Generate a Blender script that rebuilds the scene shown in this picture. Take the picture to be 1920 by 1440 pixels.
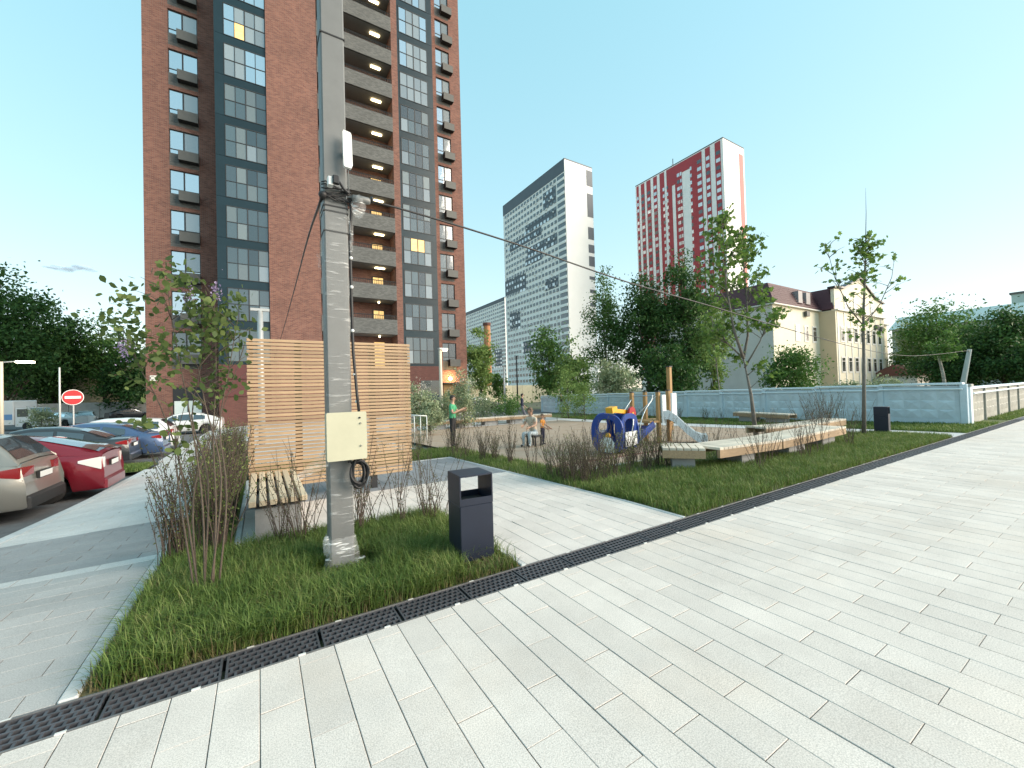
import bpy, math, random
import numpy as np
from mathutils import Vector, Matrix
for o in list(bpy.data.objects): bpy.data.objects.remove(o)
scene = bpy.context.scene
COL = scene.collection
rad = math.radians
# ---------------------------------------------------------------- camera
# world grid: X runs along the drain channel (right and away), Y runs into the scene (left and away)
FPX, CH = 765.0, 1.58
PITCH, ROLL, YAW = rad(0.97), rad(1.6), rad(31.8)
fwd0 = np.array([math.sin(YAW), math.cos(YAW), 0.0]); right0 = np.array([math.cos(YAW), -math.sin(YAW), 0.0]); up0 = np.array([0, 0, 1.0])
fwd = fwd0*math.cos(PITCH)+up0*math.sin(PITCH); up1 = up0*math.cos(PITCH)-fwd0*math.sin(PITCH)
rgt = right0*math.cos(ROLL)-up1*math.sin(ROLL); upv = up1*math.cos(ROLL)+right0*math.sin(ROLL)
cam = bpy.data.cameras.new('camera'); cam_o = bpy.data.objects.new('camera', cam); COL.objects.link(cam_o)
cam.sensor_width = 36; cam.sensor_fit = 'HORIZONTAL'; cam.lens = FPX/1920*36
cam.clip_start = 0.05; cam.clip_end = 6000
mw = Matrix.Identity(4)
for i in range(3):
    mw[i][0] = rgt[i]; mw[i][1] = upv[i]; mw[i][2] = -fwd[i]
mw[0][3], mw[1][3], mw[2][3] = 0, 0, CH
cam_o.matrix_world = mw
scene.camera = cam_o
# ---------------------------------------------------------------- sky, sun, exposure
SUN_EL, SUN_AZ = rad(22), rad(130)     # azimuth measured clockwise from +Y (towards +X)
world = bpy.data.worlds.new('World'); scene.world = world; world.use_nodes = True
wn = world.node_tree; bg = wn.nodes['Background']
sky = wn.nodes.new('ShaderNodeTexSky'); sky.sky_type = 'NISHITA'; sky.sun_disc = False
sky.sun_elevation = SUN_EL; sky.sun_rotation = SUN_AZ
sky.air_density = 1.0; sky.dust_density = 0.3; sky.ozone_density = 1.0; sky.altitude = 150
hs = wn.nodes.new('ShaderNodeHueSaturation'); hs.inputs['Hue'].default_value = 0.47; hs.inputs['Saturation'].default_value = 1.45; hs.inputs['Value'].default_value = 1.0
gm = wn.nodes.new('ShaderNodeGamma'); gm.inputs['Gamma'].default_value = 0.30
wn.links.new(sky.outputs[0], hs.inputs['Color']); wn.links.new(hs.outputs[0], gm.inputs['Color'])
wn.links.new(gm.outputs[0], bg.inputs['Color']); bg.inputs['Strength'].default_value = 0.15
sun = bpy.data.lights.new('sun', 'SUN'); sun.energy = 1.4; sun.angle = rad(50); sun.color = (1.0, 0.85, 0.68)
sun_o = bpy.data.objects.new('sun', sun); COL.objects.link(sun_o)
sd = Vector((math.sin(SUN_AZ)*math.cos(SUN_EL), math.cos(SUN_AZ)*math.cos(SUN_EL), math.sin(SUN_EL)))
sun_o.rotation_euler = sd.to_track_quat('Z', 'Y').to_euler()
vs = scene.view_settings; vs.view_transform = 'Standard'; vs.look = 'None'; vs.gamma = 1; vs.use_curve_mapping = False
vs.exposure = 2.28
# ---------------------------------------------------------------- pixel helpers (photo pixels give a direction only)
def ray(x, y): return fwd+rgt*(x-960)/FPX+upv*(720-y)/FPX
O3 = np.array([0, 0, CH])
def atz(x, y, Z): return O3+ray(x, y)*Z              # at view depth Z
def atv(x, y, v): d = ray(x, y); return O3+d*(v/d[1])
def atu(x, y, u): d = ray(x, y); return O3+d*(u/d[0])
def cl(a, b, c): return max(b, min(c, a))
KU = -2.95                                            # parking kerb line
def base_z(v): return -0.025*cl(v-4, 0, 12)-0.007*cl(v-16, 0, 24)
def terr(u, v):
    z = base_z(v)
    if u < -.85:
        z -= 0.08*(lambda t: t*t*(3-2*t))(cl((v-4)/8, 0, 1))*cl(-.85-u, 0, 2.1)
        if u < KU: z -= .15
    return z
def G(x, y, z=None):
    d = ray(x, y); zz = 0 if z is None else z
    for i in range(60):
        p = O3+d*((zz-CH)/d[2])
        if z is not None: break
        zz = .5*zz+.5*terr(p[0], p[1])
    return p
def ground_at(x, Z):
    p = atz(x, 730, Z); return (p[0], p[1], terr(p[0], p[1]))
# ---------------------------------------------------------------- objects
def link(o): COL.objects.link(o); return o
def tag(o, label=None, cat=None, group=None, kind=None):
    if label: o['label'] = label
    if cat: o['category'] = cat
    if group: o['group'] = group
    if kind: o['kind'] = kind
    return o
def thing(name, label, cat, loc=(0, 0, 0), rz=0, group=None):
    o = link(bpy.data.objects.new(name, None)); o.location = loc; o.rotation_euler = (0, 0, rz); o.empty_display_size = .2
    return tag(o, label, cat, group)
def inst(name, me, parent=None, loc=(0, 0, 0), rz=0, rot=None, sc=None):
    o = link(bpy.data.objects.new(name, me)); o.location = loc; o.rotation_euler = rot if rot else (0, 0, rz)
    if sc: o.scale = sc
    if parent: o.parent = parent
    return o
class MB:
    def __init__(s): s.v = []; s.f = []; s.m = []
    def quadf(s, f, mi=0): s.f.append(f); s.m.append(mi)
    def box(s, x0, x1, y0, y1, z0, z1, mi=0):
        n = len(s.v)
        s.v += [(x0, y0, z0), (x1, y0, z0), (x1, y1, z0), (x0, y1, z0), (x0, y0, z1), (x1, y0, z1), (x1, y1, z1), (x0, y1, z1)]
        for f in ((0, 3, 2, 1), (4, 5, 6, 7), (0, 1, 5, 4), (1, 2, 6, 5), (2, 3, 7, 6), (3, 0, 4, 7)): s.quadf([n+i for i in f], mi)
        return s
    def bbox(s, x0, x1, y0, y1, z0, z1, b=.01, mi=0):     # box with chamfered top and vertical edges
        P = lambda i: [(x0+i, y0), (x0, y0+i), (x0, y1-i), (x0+i, y1), (x1-i, y1), (x1, y1-i), (x1, y0+i), (x1-i, y0)][::-1]
        n = len(s.v); a = P(b)
        c = [(min(max(p[0], x0+b), x1-b), min(max(p[1], y0+b), y1-b)) for p in a]
        for p in a: s.v.append((p[0], p[1], z0))
        for p in a: s.v.append((p[0], p[1], z1-b))
        for p in c: s.v.append((p[0], p[1], z1))
        for k in range(8):
            j = (k+1) % 8
            s.quadf([n+k, n+j, n+8+j, n+8+k], mi); s.quadf([n+8+k, n+8+j, n+16+j, n+16+k], mi)
        s.quadf([n+16+k for k in range(8)], mi); s.quadf([n+k for k in range(8)][::-1], mi)
        return s
    def prism(s, poly, h0, h1, axis='z', mi=0):           # poly: 2-D points; extruded along axis between h0 and h1
        n = len(s.v); k = len(poly)
        def P(p, h):
            if axis == 'z': return (p[0], p[1], h)
            if axis == 'y': return (p[0], h, p[1])
            return (h, p[0], p[1])
        for h in (h0, h1):
            for p in poly: s.v.append(P(p, h))
        s.quadf([n+i for i in range(k)][::-1], mi); s.quadf([n+k+i for i in range(k)], mi)
        for i in range(k):
            j = (i+1) % k; s.quadf([n+i, n+j, n+k+j, n+k+i], mi)
        return s
    def tube(s, pts, r, n=6, mi=0, cap=True):
        pts = [Vector(p) for p in pts]; rr = r if isinstance(r, (list, tuple)) else [r]*len(pts)
        b = len(s.v); prev = None
        for i, p in enumerate(pts):
            t = (pts[min(i+1, len(pts)-1)]-pts[max(i-1, 0)])
            if t.length < 1e-9: t = Vector((0, 0, 1))
            t.normalize()
            if prev is None:
                a = t.orthogonal().normalized()
            else:
                a = (prev-t*prev.dot(t))
                a = a.normalized() if a.length > 1e-6 else t.orthogonal().normalized()
            prev = a; c = t.cross(a)
            for k in range(n):
                w = 2*math.pi*k/n; q = p+(a*math.cos(w)+c*math.sin(w))*rr[i]; s.v.append(tuple(q))
        for i in range(len(pts)-1):
            for k in range(n):
                j = (k+1) % n; s.quadf([b+i*n+k, b+i*n+j, b+(i+1)*n+j, b+(i+1)*n+k], mi)
        if cap:
            s.quadf([b+k for k in range(n)][::-1], mi); e = b+(len(pts)-1)*n; s.quadf([e+k for k in range(n)], mi)
        return s
    def lathe(s, prof, c=(0, 0, 0), axis='z', n=16, mi=0, cap=True):   # prof: (radius, height)
        b = len(s.v)
        for r, h in prof:
            for k in range(n):
                w = 2*math.pi*k/n; x, y = r*math.cos(w), r*math.sin(w)
                q = {'z': (x, y, h), 'y': (x, h, -y), 'x': (h, x, y)}[axis]
                s.v.append((c[0]+q[0], c[1]+q[1], c[2]+q[2]))
        for i in range(len(prof)-1):
            for k in range(n):
                j = (k+1) % n; s.quadf([b+i*n+k, b+i*n+j, b+(i+1)*n+j, b+(i+1)*n+k], mi)
        if cap:
            s.quadf([b+k for k in range(n)][::-1], mi); e = b+(len(prof)-1)*n; s.quadf([e+k for k in range(n)], mi)
        return s
    def obb(s, c, ax, ay, az, hx, hy, hz, mi=0):
        c, ax, ay, az = Vector(c), Vector(ax).normalized(), Vector(ay).normalized(), Vector(az).normalized(); n = len(s.v)
        for sx, sy, sz in ((-1, -1, -1), (1, -1, -1), (1, 1, -1), (-1, 1, -1), (-1, -1, 1), (1, -1, 1), (1, 1, 1), (-1, 1, 1)):
            s.v.append(tuple(c+ax*hx*sx+ay*hy*sy+az*hz*sz))
        for f in ((0, 3, 2, 1), (4, 5, 6, 7), (0, 1, 5, 4), (1, 2, 6, 5), (2, 3, 7, 6), (3, 0, 4, 7)): s.quadf([n+i for i in f], mi)
        return s
    def sphere(s, c, r, nu=10, nv=7, mi=0, sc=(1, 1, 1)):
        prof = [(max(1e-4, math.sin(math.pi*i/nv)), -math.cos(math.pi*i/nv)) for i in range(nv+1)]
        b = len(s.v); s.lathe(prof, n=nu, mi=mi)
        for i in range(b, len(s.v)):
            q = s.v[i]; s.v[i] = (c[0]+q[0]*r*sc[0], c[1]+q[1]*r*sc[1], c[2]+q[2]*r*sc[2])
        return s
    def mesh(s, name, mats, smooth=False, off=None):
        me = bpy.data.meshes.new(name)
        v = s.v if off is None else [(p[0]-off[0], p[1]-off[1], p[2]-off[2]) for p in s.v]
        me.from_pydata(v, [], s.f)
        for m in (mats if isinstance(mats, (list, tuple)) else [mats]): me.materials.append(m)
        if len(set(s.m)) > 1: me.polygons.foreach_set('material_index', s.m)
        if smooth: me.polygons.foreach_set('use_smooth', [True]*len(s.f))
        me.update(); return me
    def build(s, name, mats, parent=None, smooth=False, off=None):
        o = link(bpy.data.objects.new(name, s.mesh(name, mats, smooth, off)))
        if parent: o.parent = parent
        return o
def smooth_angle(o, deg=40):
    try: o.data.set_sharp_from_angle(angle=rad(deg))
    except Exception: pass
    return o
def mesh_np(name, V, F, mats):
    me = bpy.data.meshes.new(name); V = np.asarray(V, np.float32); F = np.asarray(F, np.int32)
    me.vertices.add(len(V)); me.vertices.foreach_set('co', V.ravel())
    k = F.shape[1]; me.loops.add(F.size); me.loops.foreach_set('vertex_index', F.ravel())
    me.polygons.add(len(F)); me.polygons.foreach_set('loop_start', np.arange(len(F), dtype=np.int32)*k)
    for m in (mats if isinstance(mats, (list, tuple)) else [mats]): me.materials.append(m)
    me.update(calc_edges=True); return me
# ---------------------------------------------------------------- materials
def new_mat(name):
    m = bpy.data.materials.new(name); m.use_nodes = True; nt = m.node_tree
    return m, nt, nt.nodes['Principled BSDF'], nt.nodes.new
def L(nt, a, b): nt.links.new(a, b)
def mat(name, col, rough=.6, metal=0., var=.0, vscale=3., rnd=0., bump=0., bscale=60., emit=None, estr=0, spec=.5, col2=None, coat=0., stretch=None, trans=0.):
    """procedural material: noise variation (var), per-piece brightness (rnd), fine relief (bump)"""
    m, nt, p, N = new_mat(name)
    p.inputs['Roughness'].default_value = rough; p.inputs['Metallic'].default_value = metal
    p.inputs['Specular IOR Level'].default_value = spec; p.inputs['Coat Weight'].default_value = coat
    p.inputs['Coat Roughness'].default_value = .05
    c = N('ShaderNodeRGB'); c.outputs[0].default_value = (*col, 1); out = c.outputs[0]
    tc = N('ShaderNodeTexCoord'); vec = tc.outputs['Object']
    if stretch:
        mp = N('ShaderNodeMapping'); mp.inputs['Scale'].default_value = stretch; L(nt, vec, mp.inputs['Vector']); vec = mp.outputs[0]
    if var > 0:
        no = N('ShaderNodeTexNoise'); no.inputs['Scale'].default_value = vscale; no.inputs['Detail'].default_value = 6; no.inputs['Roughness'].default_value = .65
        L(nt, vec, no.inputs['Vector'])
        mr = N('ShaderNodeMapRange'); mr.inputs['From Min'].default_value = .3; mr.inputs['From Max'].default_value = .7
        mr.inputs['To Min'].default_value = 1-var; mr.inputs['To Max'].default_value = 1+var; L(nt, no.outputs['Fac'], mr.inputs['Value'])
        if col2:
            mx = N('ShaderNodeMix'); mx.data_type = 'RGBA'; L(nt, no.outputs['Fac'], mx.inputs['Factor'])
            cr = N('ShaderNodeMapRange'); cr.inputs['From Min'].default_value = .38; cr.inputs['From Max'].default_value = .62; L(nt, no.outputs['Fac'], cr.inputs['Value']); L(nt, cr.outputs[0], mx.inputs['Factor'])
            mx.inputs['A'].default_value = (*col, 1); mx.inputs['B'].default_value = (*col2, 1); out = mx.outputs['Result']
        else:
            vm = N('ShaderNodeVectorMath'); vm.operation = 'SCALE'; L(nt, out, vm.inputs[0]); L(nt, mr.outputs[0], vm.inputs['Scale']); out = vm.outputs[0]
    if rnd > 0:
        oi = N('ShaderNodeObjectInfo'); ge = N('ShaderNodeNewGeometry'); ad = N('ShaderNodeMath'); ad.operation = 'ADD'
        L(nt, oi.outputs['Random'], ad.inputs[0]); L(nt, ge.outputs['Random Per Island'], ad.inputs[1])
        fr = N('ShaderNodeMath'); fr.operation = 'FRACT'; L(nt, ad.outputs[0], fr.inputs[0])
        mr = N('ShaderNodeMapRange'); mr.inputs['To Min'].default_value = 1-rnd; mr.inputs['To Max'].default_value = 1+rnd; L(nt, fr.outputs[0], mr.inputs['Value'])
        vm = N('ShaderNodeVectorMath'); vm.operation = 'SCALE'; L(nt, out, vm.inputs[0]); L(nt, mr.outputs[0], vm.inputs['Scale']); out = vm.outputs[0]
    L(nt, out, p.inputs['Base Color'])
    if bump > 0:
        nb = N('ShaderNodeTexNoise'); nb.inputs['Scale'].default_value = bscale; nb.inputs['Detail'].default_value = 4; L(nt, vec, nb.inputs['Vector'])
        b = N('ShaderNodeBump'); b.inputs['Strength'].default_value = bump; b.inputs['Distance'].default_value = .02
        L(nt, nb.outputs['Fac'], b.inputs['Height']); L(nt, b.outputs[0], p.inputs['Normal'])
    if emit:
        p.inputs['Emission Color'].default_value = (*emit, 1); p.inputs['Emission Strength'].default_value = estr
    if trans:
        p.inputs['Transmission Weight'].default_value = trans
    return m
def leaf_mat(name, c1, c2, tl=.3, rough=.6):
    m, nt, p, N = new_mat(name)
    ge = N('ShaderNodeNewGeometry'); oi = N('ShaderNodeObjectInfo')
    ad = N('ShaderNodeMath'); ad.operation = 'MULTIPLY_ADD'; L(nt, oi.outputs['Random'], ad.inputs[0]); ad.inputs[1].default_value = .25; L(nt, ge.outputs['Random Per Island'], ad.inputs[2])
    mx = N('ShaderNodeMix'); mx.data_type = 'RGBA'; mx.inputs['A'].default_value = (*c1, 1); mx.inputs['B'].default_value = (*c2, 1)
    L(nt, ad.outputs[0], mx.inputs['Factor']); L(nt, mx.outputs['Result'], p.inputs['Base Color']); p.inputs['Roughness'].default_value = rough
    p.inputs['Specular IOR Level'].default_value = .3
    t = N('ShaderNodeBsdfTranslucent'); L(nt, mx.outputs['Result'], t.inputs['Color'])
    ms = N('ShaderNodeMixShader'); ms.inputs[0].default_value = tl
    L(nt, p.outputs[0], ms.inputs[1]); L(nt, t.outputs[0], ms.inputs[2]); L(nt, ms.outputs[0], nt.nodes['Material Output'].inputs['Surface'])
    return m
def brick_mat(name, c1, c2, mortar, bw=.25, bh=.077, ms=.012, wear=None):
    m, nt, p, N = new_mat(name); p.inputs['Roughness'].default_value = .85
    tc = N('ShaderNodeTexCoord'); sx = N('ShaderNodeSeparateXYZ'); L(nt, tc.outputs['Object'], sx.inputs[0])
    ad = N('ShaderNodeMath'); L(nt, sx.outputs['X'], ad.inputs[0]); L(nt, sx.outputs['Y'], ad.inputs[1])
    cb = N('ShaderNodeCombineXYZ'); L(nt, ad.outputs[0], cb.inputs['X']); L(nt, sx.outputs['Z'], cb.inputs['Y'])
    b = N('ShaderNodeTexBrick'); b.inputs['Scale'].default_value = 1; b.inputs['Brick Width'].default_value = bw; b.inputs['Row Height'].default_value = bh
    b.inputs['Mortar Size'].default_value = ms; b.inputs['Mortar Smooth'].default_value = .3
    b.inputs['Color1'].default_value = (*c1, 1); b.inputs['Color2'].default_value = (*c2, 1); b.inputs['Mortar'].default_value = (*mortar, 1)
    L(nt, cb.outputs[0], b.inputs['Vector'])
    no = N('ShaderNodeTexNoise'); no.inputs['Scale'].default_value = .5; no.inputs['Detail'].default_value = 9; no.inputs['Roughness'].default_value = .75; L(nt, tc.outputs['Object'], no.inputs['Vector'])
    mr = N('ShaderNodeMapRange'); mr.inputs['From Min'].default_value = .3; mr.inputs['From Max'].default_value = .7; mr.inputs['To Min'].default_value = .86; mr.inputs['To Max'].default_value = 1.14; L(nt, no.outputs['Fac'], mr.inputs['Value'])
    vm = N('ShaderNodeVectorMath'); vm.operation = 'SCALE'; L(nt, b.outputs['Color'], vm.inputs[0]); L(nt, mr.outputs[0], vm.inputs['Scale']); L(nt, vm.outputs[0], p.inputs['Base Color'])
    bu = N('ShaderNodeBump'); bu.inputs['Strength'].default_value = .5; bu.inputs['Distance'].default_value = .01; bu.invert = True; L(nt, b.outputs['Fac'], bu.inputs['Height']); L(nt, bu.outputs[0], p.inputs['Normal'])
    return m
def glass_mat(name, tint, refl=.3, rough=.02, var=.3, streaks=None):
    """window glass seen from outside: dark room behind, mirror-like coat"""
    m, nt, p, N = new_mat(name)
    oi = N('ShaderNodeObjectInfo'); ge = N('ShaderNodeNewGeometry'); ad = N('ShaderNodeMath'); L(nt, oi.outputs['Random'], ad.inputs[0]); L(nt, ge.outputs['Random Per Island'], ad.inputs[1])
    fr = N('ShaderNodeMath'); fr.operation = 'FRACT'; L(nt, ad.outputs[0], fr.inputs[0])
    mr = N('ShaderNodeMapRange'); mr.inputs['To Min'].default_value = 1-var; mr.inputs['To Max'].default_value = 1+var; L(nt, fr.outputs[0], mr.inputs['Value'])
    c = N('ShaderNodeRGB'); c.outputs[0].default_value = (*tint, 1)
    vm = N('ShaderNodeVectorMath'); vm.operation = 'SCALE'; L(nt, c.outputs[0], vm.inputs[0]); L(nt, mr.outputs[0], vm.inputs['Scale'])
    L(nt, vm.outputs[0], p.inputs['Base Color']); p.inputs['Roughness'].default_value = .25
    g = N('ShaderNodeBsdfGlossy'); g.inputs['Roughness'].default_value = rough; g.inputs['Color'].default_value = (.9, .95, 1, 1)
    lw = N('ShaderNodeLayerWeight'); lw.inputs['Blend'].default_value = .35
    mm = N('ShaderNodeMapRange'); mm.inputs['To Min'].default_value = refl; mm.inputs['To Max'].default_value = 1.0; L(nt, lw.outputs['Fresnel'], mm.inputs['Value'])
    ms = N('ShaderNodeMixShader'); L(nt, mm.outputs[0], ms.inputs[0]); L(nt, p.outputs[0], ms.inputs[1]); L(nt, g.outputs[0], ms.inputs[2])
    L(nt, ms.outputs[0], nt.nodes['Material Output'].inputs['Surface'])
    tc = N('ShaderNodeTexCoord'); no = N('ShaderNodeTexNoise'); no.inputs['Scale'].default_value = .8; L(nt, tc.outputs['Object'], no.inputs['Vector'])
    bu = N('ShaderNodeBump'); bu.inputs['Strength'].default_value = .06; bu.inputs['Distance'].default_value = .1; L(nt, no.outputs['Fac'], bu.inputs['Height']); L(nt, bu.outputs[0], g.inputs['Normal'])
    return m
def film_mat(name, alpha=.35, col=(.93, .94, .94)):
    """stretch film / polythene: thin milky sheet with glossy creases"""
    m, nt, p, N = new_mat(name); p.inputs['Base Color'].default_value = (*col, 1); p.inputs['Roughness'].default_value = .22
    tc = N('ShaderNodeTexCoord'); mp = N('ShaderNodeMapping'); mp.inputs['Scale'].default_value = (5, 5, 40); mp.inputs['Rotation'].default_value = (rad(38), rad(-30), 0); L(nt, tc.outputs['Object'], mp.inputs['Vector'])
    no = N('ShaderNodeTexNoise'); no.inputs['Scale'].default_value = 1.2; no.inputs['Detail'].default_value = 6; no.inputs['Distortion'].default_value = .3; L(nt, mp.outputs[0], no.inputs['Vector'])
    bu = N('ShaderNodeBump'); bu.inputs['Strength'].default_value = .4; bu.inputs['Distance'].default_value = .02; L(nt, no.outputs['Fac'], bu.inputs['Height']); L(nt, bu.outputs[0], p.inputs['Normal'])
    mr = N('ShaderNodeMapRange'); mr.inputs['From Min'].default_value = .58; mr.inputs['From Max'].default_value = .70; mr.inputs['To Min'].default_value = alpha*.25; mr.inputs['To Max'].default_value = min(1, alpha*2.2); L(nt, no.outputs['Fac'], mr.inputs['Value'])
    t = N('ShaderNodeBsdfTransparent'); ms = N('ShaderNodeMixShader'); L(nt, mr.outputs[0], ms.inputs[0]); L(nt, t.outputs[0], ms.inputs[1]); L(nt, p.outputs[0], ms.inputs[2])
    L(nt, ms.outputs[0], nt.nodes['Material Output'].inputs['Surface']); return m
# ================================================================ SETTING
def paver_mat(name, col, rnd=.05, tint=(.78, .70, .62), tamt=.25, speck=.15):
    m, nt, p, N = new_mat(name); p.inputs['Roughness'].default_value = .75; p.inputs['Specular IOR Level'].default_value = .35
    ge = N('ShaderNodeNewGeometry'); pos = ge.outputs['Position']; oi = N('ShaderNodeObjectInfo')
    ad = N('ShaderNodeMath'); L(nt, oi.outputs['Random'], ad.inputs[0]); L(nt, ge.outputs['Random Per Island'], ad.inputs[1])
    fr = N('ShaderNodeMath'); fr.operation = 'FRACT'; L(nt, ad.outputs[0], fr.inputs[0])
    mr = N('ShaderNodeMapRange'); mr.inputs['To Min'].default_value = 1-rnd; mr.inputs['To Max'].default_value = 1+rnd; L(nt, fr.outputs[0], mr.inputs['Value'])
    # speckle of the ground stone face
    vo = N('ShaderNodeTexNoise'); vo.inputs['Scale'].default_value = 150; vo.inputs['Detail'].default_value = 3; L(nt, pos, vo.inputs['Vector'])
    sp = N('ShaderNodeMapRange'); sp.inputs['From Min'].default_value = .3; sp.inputs['From Max'].default_value = .62; sp.inputs['To Min'].default_value = 1-speck*2; sp.inputs['To Max'].default_value = 1+speck*.35; L(nt, vo.outputs['Fac'], sp.inputs['Value'])
    mu = N('ShaderNodeMath'); mu.operation = 'MULTIPLY'; L(nt, mr.outputs[0], mu.inputs[0]); L(nt, sp.outputs[0], mu.inputs[1])
    # warm stains
    no = N('ShaderNodeTexNoise'); no.inputs['Scale'].default_value = .55; no.inputs['Detail'].default_value = 7; no.inputs['Roughness'].default_value = .6; L(nt, pos, no.inputs['Vector'])
    st = N('ShaderNodeMapRange'); st.inputs['From Min'].default_value = .5; st.inputs['From Max'].default_value = .72; st.inputs['To Max'].default_value = tamt; L(nt, no.outputs['Fac'], st.inputs['Value'])
    n2 = N('ShaderNodeTexNoise'); n2.inputs['Scale'].default_value = 1.7; n2.inputs['Detail'].default_value = 9; n2.inputs['Roughness'].default_value = .68; L(nt, pos, n2.inputs['Vector'])
    dm = N('ShaderNodeMapRange'); dm.inputs['From Min'].default_value = .3; dm.inputs['From Max'].default_value = .7; dm.inputs['To Min'].default_value = .86; dm.inputs['To Max'].default_value = 1.06; L(nt, n2.outputs['Fac'], dm.inputs['Value'])
    m2 = N('ShaderNodeMath'); m2.operation = 'MULTIPLY'; L(nt, mu.outputs[0], m2.inputs[0]); L(nt, dm.outputs[0], m2.inputs[1])
    mx = N('ShaderNodeMix'); mx.data_type = 'RGBA'; mx.inputs['A'].default_value = (*col, 1); mx.inputs['B'].default_value = (*[c*.98*k/.78 for c, k in zip(col, tint)], 1); L(nt, st.outputs[0], mx.inputs['Factor'])
    vm = N('ShaderNodeVectorMath'); vm.operation = 'SCALE'; L(nt, mx.outputs['Result'], vm.inputs[0]); L(nt, m2.outputs[0], vm.inputs['Scale']); L(nt, vm.outputs[0], p.inputs['Base Color'])
    b = N('ShaderNodeBump'); b.inputs['Strength'].default_value = .25; b.inputs['Distance'].default_value = .004; L(nt, vo.outputs['Fac'], b.inputs['Height']); L(nt, b.outputs[0], p.inputs['Normal'])
    return m
m_paver = paver_mat('granite_paver_warm_white', (.69, .635, .59), rnd=.07, tamt=.45)
m_paver_path = paver_mat('granite_paver_cool_white', (.70, .645, .605), tamt=.12, rnd=.06)
m_paver_grey = paver_mat('granite_paver_grey', (.27, .28, .30), tamt=.05, rnd=.09)
m_paver_side = paver_mat('concrete_paver_light_grey', (.46, .45, .44), tamt=.06, rnd=.05)
m_paver_side_dark = paver_mat('concrete_paver_mid_grey', (.35, .345, .345), tamt=.05, rnd=.05)
m_paver_side_white = paver_mat('concrete_paver_white', (.64, .62, .60), tamt=.03, rnd=.04)
m_joint = mat('joint_sand', (.07, .068, .062), .95, var=.25, vscale=9)
m_joint_dark = mat('joint_sand_dark', (.10, .10, .10), .95, var=.25, vscale=9)
m_kerb = mat('concrete_kerb', (.50, .51, .51), .85, var=.12, vscale=7, rnd=.06, bump=.2)
m_asphalt = mat('asphalt', (.12, .123, .128), .85, var=.2, vscale=5, bump=.4, bscale=180)
m_soil = mat('bed_soil', (.17, .135, .09), .95, var=.4, vscale=11, bump=.9, bscale=35, col2=(.24, .195, .135))
m_turf = mat('turf_ground', (.060, .080, .028), .95, var=.5, vscale=14, bump=.8, bscale=40, col2=(.11, .10, .05))
m_far_turf = mat('far_turf', (.060, .105, .025), .95, var=.4, vscale=3, bump=.8, bscale=25, col2=(.09, .12, .035))
m_rubber = mat('playground_rubber', (.34, .25, .18), .9, var=.15, vscale=2.2, bump=.3, bscale=120, col2=(.38, .30, .235))
m_rubber_red = mat('playground_rubber_red', (.22, .085, .07), .9, var=.2, vscale=6)
m_concrete = mat('concrete', (.36, .36, .345), .9, var=.18, vscale=2.5, bump=.25, bscale=40)
m_plaza = mat('plaza_concrete', (.50, .51, .515), .85, var=.1, vscale=1.1, bump=.1)
m_ground = mat('ground_earth', (.14, .13, .10), .95, var=.3, vscale=.4, col2=(.10, .13, .06))

def sheet(name, us, vs_, zf, mt, dz=0.):
    m = MB(); nu, nv = len(us), len(vs_)
    for v in vs_:
        for u in us: m.v.append((u, v, zf(u, v)+dz))
    for j in range(nv-1):
        for i in range(nu-1):
            a = j*nu+i; m.quadf([a, a+1, a+1+nu, a+nu])
    o = m.build(name, mt); tag(o, kind='structure'); return o
def lin(a, b, n): return [a+(b-a)*i/n for i in range(n+1)]
def gz(u, v):
    z = base_z(v)-.06
    if u < -.85: z -= 0.12*cl((v-1)/6, 0, 1)*cl((-.85-u)/2.1, 0, 1)
    if u < -2: z -= .18
    return z
sheet('ground', [-900, -200, -60, -20, -8, -5, -2.9, -2, -.85, 2, 6, 12, 20, 40, 100, 300, 1200], [-300, -60, -10, 0, 2, 4, 7, 10, 13, 16, 22, 30, 40, 80, 200, 1500], gz, m_ground, -.03)
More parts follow.
